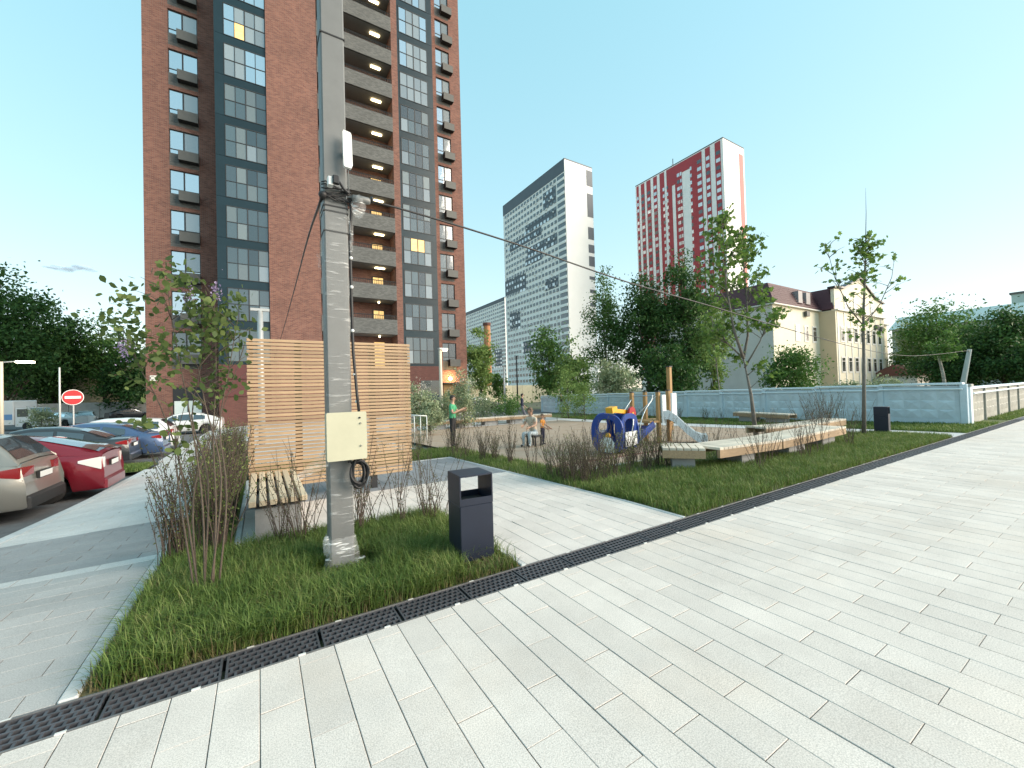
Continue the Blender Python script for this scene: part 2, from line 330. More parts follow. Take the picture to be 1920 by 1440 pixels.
# ---- main walkway, pavers 0.2 x 0.6 laid along Y
VD0, VD1 = 2.845, 3.105           # drain channel between these
walk = MB(); walk.box(-30, 60, -9, VD0, -.3, -.0035); walk = tag(walk.build('main_walkway', m_joint), kind='structure')
def paver_mesh(w, l, b=.002):
    m = MB(); m.bbox(-w/2, w/2, -l/2, l/2, -.05, 0, b); return m
def proj(p):
    q = np.array(p, float)-O3; z = q@fwd
    return (960+FPX*(q@rgt)/z, 720-FPX*(q@upv)/z, z)
def in_view(p, mx=90):
    x, y, z = proj(p); return z > .2 and -mx < x < 1920+mx and -mx < y < 1440+mx
def lay_pavers(parent, cells, mesh_for, name='paver', limit=300):
    """cells: (u, v, z, rx, ry, key, w, l): nearest visible ones become single objects, the others one joined part"""
    vis = [c for c in cells if in_view(c[:3], 20)]
    vis.sort(key=lambda c: c[0]*fwd[0]+c[1]*fwd[1]); near = vis[:limit]; ids = set(map(id, near))
    rng = random.Random(5)
    for c in near:
        o = link(bpy.data.objects.new(name, mesh_for(c[5], c[6], c[7]))); o.parent = parent
        o.location = (c[0], c[1], c[2]+rng.uniform(-.0012, .0012)); o.rotation_euler = (c[3]+rng.uniform(-.002, .002), c[4]+rng.uniform(-.002, .002), rng.uniform(-.002, .002))
    rest = [c for c in cells if id(c) not in ids]
    bykey = {}
    for c in rest: bykey.setdefault(c[5], []).append(c)
    for k, cs in bykey.items():
        m = MB()
        for c in cs:
            w, l, z = c[6]/2, c[7]/2, c[2]
            sx, sy = math.tan(-c[4]), math.tan(c[3]); n = len(m.v)
            for dx, dy in ((-w, -l), (w, -l), (w, l), (-w, l)): m.v.append((c[0]+dx, c[1]+dy, z+sx*dx+sy*dy))
            m.quadf([n, n+1, n+2, n+3])
            for dx, dy in ((-w, -l), (w, -l), (w, l), (-w, l)): m.v.append((c[0]+dx, c[1]+dy, z+sx*dx+sy*dy-.02))
            for i in range(4): j = (i+1) % 4; m.quadf([n+4+i, n+4+j, n+j, n+i])
        o = m.build('paver_field', PM[k], parent); tag(o, kind='stuff')
PM = {'warm': m_paver, 'cool': m_paver_path, 'grey': m_paver_grey, 'side': m_paver_side, 'sided': m_paver_side_dark, 'sidew': m_paver_side_white}
_pm = {}
def mesh_for(key, w, l):
    k = (key, round(w, 3), round(l, 3))
    if k not in _pm: _pm[k] = paver_mesh(w, l).mesh('paver', PM[key])
    return _pm[k]
def run_cells(u0, u1, v0, v1, key, phase, j=.0045, w=.2, l=.6, zf=None, grow='v'):
    """rows of width w along u; in each row pavers of length l along v, half bond"""
    out = []; i0 = math.floor((u0+.02)/w); i = i0
    while True:
        a = i*w-.02; b = a+w
        if a >= u1-.02: break
        a2, b2 = max(a, u0), min(b, u1)
        if b2-a2 > .03:
            ph = phase+(l/2 if i % 2 else 0); k = math.floor((v0-ph)/l)
            while ph+k*l < v1-.02:
                c, d = max(v0, ph+k*l), min(v1, ph+(k+1)*l); k += 1
                if d-c > .03:
                    u, v = (a2+b2)/2, (c+d)/2
                    z = zf(u, v) if zf else 0.; sl = (zf(u, v+.05)-zf(u, v-.05))/.1 if zf else 0
                    out.append((u, v, z, math.atan(sl), 0., key, b2-a2-j, d-c-j))
        i += 1
    return out
cells = run_cells(-4, 46, -2.4, VD0, 'warm', VD0-.405)
lay_pavers(walk, cells, mesh_for)
# ---- plaza path: white pavers, then grey ones
tz = lambda u, v: base_z(v)
plaza = sheet('plaza_path', [-.2, 2.05, 4.3], [5.3, 6, 7, 8, 10.2], tz, m_joint, -.004)
plaza2 = sheet('plaza_path_entry', [2.05, 4.3], [VD1+.02, 4, 5.3], tz, m_joint, -.004)
lay_pavers(plaza2, run_cells(2.05, 4.3, VD1+.02, 5.3, 'cool', 3.36, zf=tz), mesh_for)
lay_pavers(plaza, run_cells(-.2, 4.3, 5.3, 7.28, 'cool', 3.36, zf=tz)+run_cells(-.2, 4.3, 7.28, 10.2, 'grey', 3.36, zf=tz), mesh_for)
# ---- sidewalk on the left, pavers 0.183 x 0.55 laid along X, sloping to the kerb
sheet('side_walkway_near', [-6, KU+.149], [VD1+.02, 4.3], lambda u, v: terr(KU+.02, v), m_joint_dark, -.03)
sw = sheet('side_walkway', [KU+.15, -2, -1.4, -.93], [VD1+.02]+lin(3.6, 12, 14)+lin(13, 40, 10), lambda u, v: terr(max(u, KU+.02), v), m_joint_dark, -.028)
def side_cells():
    out = []; w, l, j = .183, .55, .005; k = 0; v = 3.135
    while v < 26:
        key = 'side' if v < 5.35 else 'sidew' if v < 5.53 else 'sided' if v < 7.4 else 'sidew'
        ph = -1.1+(.275 if k % 2 else 0); i = math.floor((KU+.16-ph)/l); lo = KU+.16 if v > 4.2 else -5.5
        i = math.floor((lo-ph)/l)
        while ph+i*l < -.95:
            a, b = max(lo, ph+i*l), min(-.935, ph+(i+1)*l); i += 1
            if b-a > .03:
                u, vv = (a+b)/2, v+w/2; f = lambda x, y: terr(max(x, KU+.02), y)
                out.append((u, vv, f(u, vv), math.atan((f(u, vv+.05)-f(u, vv-.05))/.1), -math.atan((f(u+.05, vv)-f(u-.05, vv))/.1), key, b-a-j, w-j))
        v += w; k += 1
    return out
lay_pavers(sw, side_cells(), mesh_for)
# ---- kerbs
def kerb(name, u0, u1, v0, v1, top, step=1.0, depth=.25, m=m_kerb):
    root = thing(name, None, None); tag(root, kind='structure'); v = v0
    along_v = (v1-v0) > (u1-u0); cache = {}
    a = v0 if along_v else u0; e = v1 if along_v else u1
    while a < e-.05:
        b = min(a+step, e); key = round(b-a, 2)
        if key not in cache:
            q = MB()
            if along_v: q.bbox(-(u1-u0)/2, (u1-u0)/2, -(b-a)/2+.003, (b-a)/2-.003, -depth, 0, .008)
            else: q.bbox(-(b-a)/2+.003, (b-a)/2-.003, -(v1-v0)/2, (v1-v0)/2, -depth, 0, .008)
            cache[key] = q.mesh('kerb_stone', m)
        u, v = ((u0+u1)/2, (a+b)/2) if along_v else ((a+b)/2, (v0+v1)/2)
        sl = (top(u, v+.1)-top(u, v-.1))/.2
        inst('kerb_stone', cache[key], root, (u, v, top(u, v)), rot=(math.atan(sl) if along_v else 0, 0, 0)); a = b
    return root
kerb('lawn_kerb', -.93, -.85, VD1+.02, 24, lambda u, v: base_z(v)+.012)
kerb('path_kerb', 2.05-.06, 2.05-.002, VD1+.02, 5.24, lambda u, v: base_z(v)+.006)
kerb('pad_kerb', -.2, 1.99, 5.24, 5.3, lambda u, v: base_z(v)+.006)
kerb('pad_side_kerb', -.26, -.202, 5.3, 10.2, lambda u, v: base_z(v)+.02)
kerb('path_far_kerb', 4.302, 4.36, VD1+.02, 10.2, lambda u, v: base_z(v)+.006)
kerb('plaza_back_kerb', -.2, 4.36, 10.202, 10.27, lambda u, v: base_z(v)+.01)
kerb('parking_kerb', KU, KU+.15, 4.3, 16.2, lambda u, v: terr(KU+.05, v)+.01, depth=.4)
kerb('parking_kerb_far', KU, KU+.15, 18.2, 40, lambda u, v: terr(KU+.05, v)+.01, depth=.4)
# ---- parking, road, far surfaces
pk = lambda u, v: terr(KU-.5, v)
sheet('parking', [-60, -30, -15, -8, KU], lin(4.3, 16, 8)+lin(18, 75, 8), pk, m_asphalt)
sheet('road', [4.5, 30, 80, 140], [27.5, 31, 35], lambda u, v: base_z(v), m_asphalt, -.002)
sheet('tower_forecourt', [-.26, 1, 4.4], lin(12.6, 38, 10), tz, m_plaza, -.012)
sheet('tower_forecourt_left', [KU+.15, -1.9, -.93], lin(26.05, 38.6, 6), terr, m_plaza, -.004)
sheet('tower_forecourt_bed', [-.93, -.26], [22, 30, 38], tz, m_plaza, -.012)
sheet('tower_forecourt_side', [4.4, 20], [20.3, 24, 27.4], tz, m_plaza, -.012)
sheet('tower_forecourt_rear', [4.4, 20], [35.1, 38], tz, m_plaza, -.012)
sheet('playground', [5.0, 8, 12, 15.9], [6.3, 8, 10, 12, 14, 16, 18, 20.2], tz, m_rubber, -.004)
sheet('playground_band', [4.95, 15.95], [6.98, 7.12], tz, m_rubber_red, .0)
kerb('playground_kerb', 5.0, 15.9, 6.22, 6.3, lambda u, v: base_z(v)+.01)
sheet('far_path', [16.0, 17.3], [VD1+.02, 5, 7, 10, 13, 16, 20, 27], tz, m_plaza, -.004)
sheet('fence_lawn', [17.32, 19, 21, 23.4], [VD1+.02, 5, 8, 12, 16, 20, 24, 27.3], tz, m_far_turf, .0)
sheet('right_fence_verge', [23.4, 30, 60], [VD1+.02, 4.2], tz, m_far_turf, .0)
sheet('lawn_left', [-.85, .5, 1.99], [VD1+.02, 4, 5.24], tz, m_turf, -.005)
sheet('shrub_bed_left', [-.85, -.26], lin(5.24, 22, 14), tz, m_soil, -.003)
sheet('lawn_right', [4.36, 8, 12, 15.98], [VD1+.02, 4.0, 5.0], tz, m_turf, -.005)
sheet('shrub_bed_right', [4.36, 8, 12, 15.98], [5.0, 5.6, 6.22], tz, m_soil, -.003)
sheet('shrub_bed_path', [4.36, 5.0], lin(6.22, 10.2, 3)+[12.4], tz, m_soil, -.003)
sheet('shrub_bed_back', [-.2, 2.2, 4.36], [10.27, 11.4, 12.6], tz, m_soil, -.0035)
isl = sheet('parking_island', [-6, KU-.01], [16.2, 17.2, 18.2], lambda u, v: pk(u, v)+.12, m_far_turf)
# ---- drainage channel with cast grates
m_grate = mat('grate_cast_iron', (.085, .087, .10), .5, metal=.3, var=.2, vscale=20, rnd=.15)
m_rail = mat('channel_edge_zinc', (.20, .20, .205), .55, metal=.5, var=.2, vscale=15)
m_void = mat('channel_void', (.012, .012, .013), .9)
m_clip = mat('clip_pale', (.62, .62, .6), .6)
dr = thing('drain_channel', 'long dark slotted drain channel edging the pale walkway', 'drain', (0, 0, 0))
mm = MB(); mm.box(-30, 45, VD0+.004, VD1+.012, -.22, -.12); mm.box(-30, 45, VD0+.002, VD0+.012, -.12, -.03); mm.box(-30, 45, VD1+.004, VD1+.014, -.12, -.03)
mm.build('trough', m_void, dr)
mm = MB(); mm.box(-30, 45, VD0+.001, VD0+.011, -.03, .002); mm.box(-30, 45, VD1+.005, VD1+.017, -.03, .004); mm.build('edge_rail', m_rail, dr)
def grate_mesh():
    m = MB(); Lg, w0, w1 = .497, VD0+.013, VD1+.003; W = w1-w0
    rows = 5; bt = .011
    for r in range(rows+1):
        y = w0+W*r/rows; m.box(-Lg/2, Lg/2, y-bt/2 if r else y, y+bt/2 if r < rows else y, -.026, -.001)
    n = 11
    for r in range(rows):
        ya, yb = w0+W*r/rows+bt/2, w0+W*(r+1)/rows-bt/2
        for k in range(n+1):
            x = -Lg/2+(Lg-.012)*k/n+.006+((Lg/n)/2 if r % 2 and k < n else 0)
            m.box(x-.0065, x+.0065, ya, yb, -.026, -.003)
    for sx in (-1, 1): m.box(sx*(Lg/2-.006)-.006, sx*(Lg/2-.006)+.006, w0+.012, w1-.012, -.026, -.0015)
    return m.mesh('grate', m_grate)
gm_ = grate_mesh(); cm_ = MB().box(-.02, .02, 0, .014, -.01, .004).mesh('clip', m_clip)
u = -.20
while u > -5: u -= .517
while u < 24:
    inst('grate', gm_, dr, (u+.2585, 0, 0))
    if u < 12: inst('clip', cm_, dr, (u+.13, VD1+.006, .001)); inst('clip', cm_, dr, (u+.40, VD0-.002, .001))
    u += .517
mm = MB(); mm.box(u, 45, VD0+.013, VD1+.003, -.02, -.002); tag(mm.build('grate_run', m_grate, dr), kind='stuff')
# ---- grass
def grass_mat(name, c1, c2, c3):
    m, nt, p, N = new_mat(name); ge = N('ShaderNodeNewGeometry')
    cr = N('ShaderNodeValToRGB'); e = cr.color_ramp.elements; e[0].color = (*c1, 1); e[1].color = (*c3, 1); x = cr.color_ramp.elements.new(.6); x.color = (*c2, 1)
    no = N('ShaderNodeTexNoise'); no.inputs['Scale'].default_value = 2.2; no.inputs['Detail'].default_value = 5; L(nt, ge.outputs['Position'], no.inputs['Vector'])
    ma = N('ShaderNodeMath'); ma.operation = 'MULTIPLY_ADD'; L(nt, no.outputs['Fac'], ma.inputs[0]); ma.inputs[1].default_value = 1.1; 
    m2 = N('ShaderNodeMath'); m2.operation = 'MULTIPLY_ADD'; L(nt, ge.outputs['Random Per Island'], m2.inputs[0]); m2.inputs[1].default_value = .65; m2.inputs[2].default_value = -.4; L(nt, m2.outputs[0], ma.inputs[2])
    L(nt, ma.outputs[0], cr.inputs[0]); L(nt, cr.outputs[0], p.inputs['Base Color']); p.inputs['Roughness'].default_value = .55; p.inputs['Specular IOR Level'].default_value = .3
    t = N('ShaderNodeBsdfTranslucent'); L(nt, cr.outputs[0], t.inputs['Color']); ms = N('ShaderNodeMixShader'); ms.inputs[0].default_value = .35
    L(nt, p.outputs[0], ms.inputs[1]); L(nt, t.outputs[0], ms.inputs[2]); L(nt, ms.outputs[0], nt.nodes['Material Output'].inputs['Surface']); return m
m_grass = grass_mat('grass_blades', (.078, .138, .028), (.15, .225, .055), (.33, .34, .13))
m_dry = grass_mat('dry_grass_blades', (.12, .11, .045), (.21, .175, .085), (.30, .255, .14))
def grass(name, label, pts, h0, h1, mt, w=.006, seed=1, lean=.55):
    r = np.random.default_rng(seed); n = len(pts); h = r.uniform(h0, h1, n)*(.75+.5*r.random(n)); az = r.uniform(0, 6.283, n); ln = r.uniform(.1, lean, n)*h*1.4
    dx, dy = np.cos(az), np.sin(az); px, py = -dy*w/2, dx*w/2
    b = pts; mid = b+np.c_[dx*ln*.35, dy*ln*.35, h*.6]; tip = b+np.c_[dx*ln, dy*ln, h*(1-.25*ln/h)]
    s = np.c_[px, py, np.zeros(n)]; V = np.stack([b-s, b+s, mid+s*.8, mid-s*.8, tip], 1).reshape(-1, 3)
    i = np.arange(n)*5; F = np.concatenate([np.c_[i, i+1, i+2], np.c_[i, i+2, i+3], np.c_[i+3, i+2, i+4]])
    o = link(bpy.data.objects.new(name, mesh_np(name, V, F, mt))); return tag(o, label, 'grass', kind='stuff')
def scatter(u0, u1, v0, v1, n, seed, keep=None, clump=0):
    r = np.random.default_rng(seed)
    if clump:
        c = np.c_[r.uniform(u0, u1, clump), r.uniform(v0, v1, clump)]; k = r.integers(0, clump, n); p = c[k]+r.normal(0, .05, (n, 2))
        q = np.c_[r.uniform(u0, u1, n), r.uniform(v0, v1, n)]; s = r.random(n) < .45; p[s] = q[s]
        ok = (p[:, 0] > u0) & (p[:, 0] < u1) & (p[:, 1] > v0) & (p[:, 1] < v1); p = p[ok]
    else: p = np.c_[r.uniform(u0, u1, n), r.uniform(v0, v1, n)]
    if keep is not None: p = p[keep(p)]
    z = -0.025*np.clip(p[:, 1]-4, 0, 12)-0.007*np.clip(p[:, 1]-16, 0, 24)
    return np.c_[p, z-.006]
def clear(p):
    a = (np.abs(p[:, 0]-.64) < .30) & (p[:, 1] > 3.72) & (p[:, 1] < 4.12); b = (p[:, 0] > 1.48) & (p[:, 0] < 1.95) & (p[:, 1] > 3.16) & (p[:, 1] < 3.44)
    return ~(a | b)
g1 = scatter(-.80, 1.96, VD1+.03, 5.22, 60000, 3, clump=420, keep=clear)
g0 = scatter(-.85, 1.985, VD1+.03, 5.22, 60000, 33, keep=lambda p: ~clear(p))
grass('grass', 'short trodden grass at the foot of the pole and the near bin', g0, .03, .07, m_grass, .005, 44)
grass('grass', 'lush green grass round the wrapped pole and the near bin', g1, .08, .20, m_grass, .0062, 4, .8)
g2 = scatter(-.85, 1.985, VD1+.03, 5.2, 26000, 7, keep=lambda p: np.random.default_rng(1).random(len(p)) < np.exp(-(p[:, 1]-VD1)/.28))
grass('dry_grass', 'straw coloured dry grass along the drain edge', g2, .04, .11, m_dry, .005, 8, .9)
g2b = scatter(-.80, 1.96, VD1+.03, 5.2, 7000, 77, keep=clear)
grass('dry_grass', 'scattered straw blades through the near lawn', g2b, .06, .17, m_dry, .0045, 78, .9)
g3b = scatter(4.4, 15.9, VD1+.03, 5.0, 14000, 79)
grass('dry_grass', 'scattered straw blades through the lawn by the long bench', g3b, .05, .13, m_dry, .006, 80, .9)
g3 = scatter(4.37, 15.9, VD1+.03, 5.0, 95000, 11, clump=1500)
grass('grass', 'green grass strip between the drain and the long playground bench', g3, .05, .15, m_grass, .008, 5)
g4 = scatter(4.37, 15.9, 4.7, 6.2, 16000, 12)
grass('grass', 'thin grass growing in the bed under the long bench', g4, .05, .14, m_grass, .008, 6)
g5 = scatter(-.84, -.27, 5.2, 14, 9000, 13)
grass('grass', 'thin grass and weeds among the left twig hedge', g5, .06, .2, m_grass, .007, 7)
g6 = scatter(17.35, 21.5, VD1+.03, 22, 60000, 14)
grass('grass', 'mown grass strip in front of the blue concrete fence', g6, .05, .12, m_grass, .02, 9)
g7 = scatter(23.4, 45, VD1+.03, 3.7, 8000, 15)
grass('grass', 'narrow grass verge at the foot of the grey fence', g7, .05, .14, m_grass, .02, 10)
g8 = scatter(4.37, 5.3, 5.0, 12.3, 12000, 16)
grass('grass', 'patchy grass along the far edge of the plaza path', g8, .05, .13, m_grass, .008, 11)
g9 = scatter(-.2, 4.36, 10.3, 12.6, 14000, 17)
grass('grass', 'patchy weeds behind the slatted screen', g9, .06, .16, m_grass, .01, 12)
g10 = scatter(-6, KU-.05, 16.25, 18.15, 7000, 18); g10[:, 2] = [pk(-4, v)+.12 for v in g10[:, 1]]
grass('grass', 'small grass island beside the red car', g10, .05, .12, m_grass, .015, 13)
# ================================================================ NEAR THINGS
m_steel_grey = mat('grey_painted_steel', (.16, .165, .165), .5, metal=.2, var=.08, vscale=4)
m_film = film_mat('stretch_film', .13)
m_film_thick = film_mat('bunched_film', .6)
m_box = mat('cream_powder_coat', (.46, .45, .335), .5, var=.05, vscale=5)
m_black = mat('black_plastic', (.015, .015, .017), .45)
m_cable = mat('black_cable_sheath', (.018, .018, .02), .55)
m_white_pl = mat('white_plastic', (.75, .76, .75), .4, var=.04)
m_wood = mat('larch_slat', (.37, .255, .155), .65, var=.22, vscale=2.5, rnd=.16, stretch=(1.2, 14, 14), bump=.15, bscale=14)
m_wood_bench = mat('bench_timber', (.60, .49, .35), .6, var=.10, vscale=2.5, rnd=.13, stretch=(12, 1.2, 12), bump=.15, bscale=14)
m_wood_pale = mat('pale_bench_timber', (.62, .55, .46), .6, var=.2, vscale=3, rnd=.15, bump=.1)
m_anth = mat('anthracite_steel', (.009, .015, .033), .45, metal=.1, var=.1, vscale=6)
m_anth_in = mat('bin_liner', (.02, .02, .022), .7)
m_brass = mat('screw_metal', (.35, .34, .3), .4, metal=.8)
m_dark_metal = mat('dark_steel', (.03, .031, .033), .5, metal=.3)
m_render = mat('bench_concrete', (.30, .30, .30), .85, var=.12, vscale=4, bump=.2)
# ---- utility pole
PU0, PU1, PV0, PV1 = .535, .745, 4.10, 4.31
pz = base_z(4.2); PC = ((PU0+PU1)/2, (PV0+PV1)/2)
pole = thing('utility_pole', 'tall grey square steel pole wrapped in clear stretch film', 'pole', (PC[0], PC[1], pz))
def rel(m): return m
off = (PC[0], PC[1], pz)
m = MB(); m.bbox(PU0, PU1, PV0, PV1, pz-.3, 9.0, .012); m.build('shaft', m_steel_grey, pole, off=off)
rng = random.Random(3)
def film_sleeve(z0, z1, g0, g1, n, seed):
    """loose square sleeve with wrinkled rings"""
    r = random.Random(seed); m = MB(); K = 28
    for i in range(n+1):
        t = i/n; z = z0+(z1-z0)*t; g = g0+(g1-g0)*t
        for k in range(K):
            a = 2*math.pi*k/K; c, s = math.cos(a), math.sin(a); q = 1/max(abs(c), abs(s))
            w = .105+g+r.uniform(-.2, .3)*g
            m.v.append((PC[0]+c*q*w, PC[1]+s*q*w, z+r.uniform(-.01, .01)))
    for i in range(n):
        for k in range(K):
            j = (k+1) % K; m.quadf([i*K+k, i*K+j, (i+1)*K+j, (i+1)*K+k])
    return m
film_sleeve(.12, 3.32, .006, .008, 70, 1).build('film_wrap', m_film, pole, smooth=True, off=off)
film_sleeve(pz-.0, .26, .05, .012, 14, 2).build('film_skirt', m_film_thick, pole, smooth=True, off=off)
# torn flaps of film
def flap(pts, name, seed):
    r = random.Random(seed); m = MB(); n = 7
    A, B, C_, D = [Vector(p) for p in pts]
    for i in range(n+1):
        for j in range(n+1):
            s, t = i/n, j/n; p = A*(1-s)*(1-t)+B*s*(1-t)+C_*s*t+D*(1-s)*t
            m.v.append((p.x+r.uniform(-1, 1)*.004, p.y+r.uniform(-1, 1)*.025, p.z+r.uniform(-1, 1)*.008))
    for i in range(n):
        for j in range(n): a = i*(n+1)+j; m.quadf([a, a+1, a+n+2, a+n+1])
    return m.build(name, m_film_thick, pole, smooth=True, off=off)
flap([(.54, 4.11, 1.12), (.54, 4.13, .93), (.26, 4.08, .83), (.28, 4.05, .90)], 'film_flap', 4)
flap([(.535, 4.2, 2.95), (.535, 4.2, 2.75), (.49, 4.22, 2.80), (.48, 4.2, 2.92)], 'film_flap', 5)
flap([(.76, 4.12, 2.9), (.75, 4.1, 3.35), (.80, 4.13, 3.2), (.79, 4.1, 3.0)], 'film_flap', 6)
for (x, y, z, r, s) in ((.51, 4.14, .20, .045, (.9, .7, 2.2)), (.79, 4.12, .03, .04, (1.5, 1, .6))):
    m = MB(); m.sphere((x, y, z+pz), r, 9, 6, sc=s)
    for i, p in enumerate(m.v): m.v[i] = (p[0]+rng.uniform(-.005, .005), p[1]+rng.uniform(-.005, .005), p[2]+rng.uniform(-.005, .005))
    m.build('film_bundle', m_film_thick, pole, smooth=True, off=off)
for z in (3.31, 3.12, 3.36, 5.0): m = MB(); m.box(PU0-.006, PU1+.006, PV0-.006, PV1+.006, z, z+.012); m.build('strap', m_dark_metal, pole, off=off)
# junction box
bx = thing('junction_box', 'cream metal cabinet fixed to the wrapped pole', 'cabinet', (.665, 4.0, 1.0))
o2 = (.665, 4.0, 1.0)
m = MB(); m.bbox(.505, .828, 3.93, 4.09, 1.005, 1.425, .012); m.build('cabinet_body', m_box, bx, off=o2)
m = MB(); m.v = []; m.prism([(.497, 1.012), (.497, 1.418), (.505, 1.43), (.828, 1.43), (.836, 1.418), (.836, 1.012), (.828, 1.0), (.505, 1.0)], 3.905, 3.926, 'y'); m.build('cabinet_door', m_box, bx, off=o2)
for dx, z in ((.775, 1.375), (.782, 1.325), (.782, 1.12)):
    m = MB(); m.lathe([(.009, 0), (.009, -.008), (.006, -.011)], (dx, 3.905, z), 'y', 10); m.build('lock', m_brass if z < 1.37 else m_black, bx, off=o2)
m = MB(); m.lathe([(.013, 0), (.013, -.05)], (.70, 4.03, 1.006), 'z', 10); m.lathe([(.013, 0), (.013, -.05)], (.80, 4.03, 1.006), 'z', 10); m.build('cable_gland', m_black, bx, off=o2)
# cable coil
cc = thing('cable_coil', 'coil of black cable hanging below the cream cabinet', 'cable', (.775, 4.0, .9)); o2 = (.775, 4.0, .9)
rc = random.Random(8)
for k in range(11):
    m = MB(); pts = []; rx, rz_ = .066+rc.uniform(-.02, .02), .115+rc.uniform(-.02, .018); ox, oy, oz = rc.uniform(-.012, .012), rc.uniform(-.03, .03), rc.uniform(-.015, .015)
    for i in range(25):
        a = 2*math.pi*i/24; pts.append((.775+ox+rx*math.sin(a), 4.0+oy+.012*math.sin(2*a+k), .86+oz+rz_*math.cos(a)))
    m.tube(pts, .0085, 6, cap=False); m.build('cable_loop', m_cable, cc, smooth=True, off=o2)
m = MB(); m.tube([(.72, 4.03, .965), (.725, 4.02, .95), (.735, 4.0, .94)], .012, 6); m.tube([(.815, 4.0, .965), (.81, 4.0, .93)], .010, 6); m.build('cable_tail', m_cable, cc, smooth=True, off=o2)
# conduit on the pole
cd = thing('pole_cable', 'black cable bundle strapped up the side of the grey pole', 'cable', (.775, 4.15, 1.4)); o2 = (.775, 4.15, 1.4)
m = MB(); m.tube([(.80, 4.05, 1.42), (.79, 4.08, 1.6), (.772, 4.12, 2.0), (.768, 4.13, 2.6), (.765, 4.13, 3.1), (.78, 4.1, 3.35), (.76, 4.07, 3.45)], [.013, .013, .014, .014, .014, .013, .012], 8); m.build('cable_run', m_cable, cd, smooth=True, off=o2)
for z in (1.52, 1.78, 2.2, 2.62, 2.9):
    m = MB(); x = .79-.02*min(1, (z-1.5)/.5); m.sphere((x, 4.085+.03*min(1, (z-1.5)/.5), z), .017, 8, 6); m.build('white_tie', m_white_pl, cd, smooth=True, off=o2)
# antenna, floodlight, wrapped camera
an = thing('antenna_panel', 'white rounded antenna panel high on the grey pole', 'antenna', (.72, 4.02, 3.7)); o2 = (.72, 4.02, 3.7)
p = [atv(x, y, 4.02) for x, y in ((637, 232), (655, 236), (655, 284), (640, 282))]
m = MB(); m.prism([(.70, 3.73), (.695, 4.04), (.705, 4.06), (.765, 4.05), (.775, 4.03), (.78, 3.74), (.765, 3.71), (.71, 3.715)], 3.99, 4.03, 'y'); m.build('antenna_shell', m_white_pl, an, off=o2)
m = MB(); m.box(.715, .745, 4.03, 4.10, 3.85, 3.90); m.tube([(.745, 4.02, 3.72), (.75, 4.05, 3.55), (.755, 4.08, 3.5)], .006, 5); m.build('bracket', m_steel_grey, an, off=o2)
fl = thing('security_camera', 'small black and white camera clamped on the pole front', 'camera', (.62, 4.03, 3.6)); o2 = (.62, 4.03, 3.6)
m = MB(); m.bbox(.56, .605, 3.98, 4.05, 3.51, 3.59, .008); m.build('housing', m_white_pl, fl, off=o2)
m = MB(); m.bbox(.597, .655, 3.955, 4.0, 3.525, 3.60, .01); m.build('front_cover', m_black, fl, off=o2)
m = MB(); m.tube([(.66, 4.0, 3.56), (.70, 4.03, 3.52), (.75, 4.06, 3.5)], .012, 6); m.build('arm', m_black, fl, off=o2)
wc = thing('wrapped_camera', 'film wrapped camera sticking out on the pole side', 'camera', (.84, 4.05, 3.4)); o2 = (.84, 4.05, 3.4)
m = MB(); m.lathe([(.015, -.09), (.032, -.08), (.036, .0), (.034, .06), (.025, .08)], (.86, 4.03, 3.45), 'x', 14); m.build('camera_body', m_steel_grey, wc, smooth=True, off=o2)
m = MB(); m.lathe([(.03, .075), (.034, .085), (.03, .095), (.012, .09)], (.87, 4.03, 3.47), 'x', 14); m.build('lens_ring', m_black, wc, off=o2)
m = MB(); m.sphere((.83, 4.03, 3.38), .075, 12, 9, sc=(.85, .7, 1.4))
for i, q in enumerate(m.v): m.v[i] = (q[0]+rng.uniform(-.014, .014), q[1]+rng.uniform(-.014, .014), q[2]+rng.uniform(-.014, .014))
m.build('film_bag', film_mat('loose_film', .4), wc, smooth=True, off=o2)
m = MB(); m.tube([(.745, 4.08, 3.47), (.80, 4.05, 3.47)], .014, 6); m.build('mount', m_steel_grey, wc, off=o2)
cb = thing('cable_clamp', 'tangle of black cables strapped round the pole', 'cable', (.64, 4.1, 3.45)); o2 = (.64, 4.1, 3.45)
for k in range(9):
    m = MB(); z = 3.40+.018*k+rng.uniform(-.02, .02); pts = []
    for i in range(8):
        t = i/7; pts.append((.515+.26*t, 4.075+rng.uniform(-.018, .012), z+.05*math.sin(t*3+k)*rng.uniform(.2, 1)))
    m.tube(pts, .007, 5); m.build('cable_strand', m_cable, cb, smooth=True, off=o2)
m = MB(); m.sphere((.525, 4.07, 3.44), .038, 9, 7, sc=(1, 1, .9)); m.build('cable_knot', m_cable, cb, smooth=True, off=o2)
# ---- overhead cables
def cable(name, label, pts, r, n=6):
    o = thing(name, label, 'cable', pts[0]); m = MB(); m.tube(pts, r, n); m.build('wire', m_cable, o, smooth=True, off=pts[0]); return o
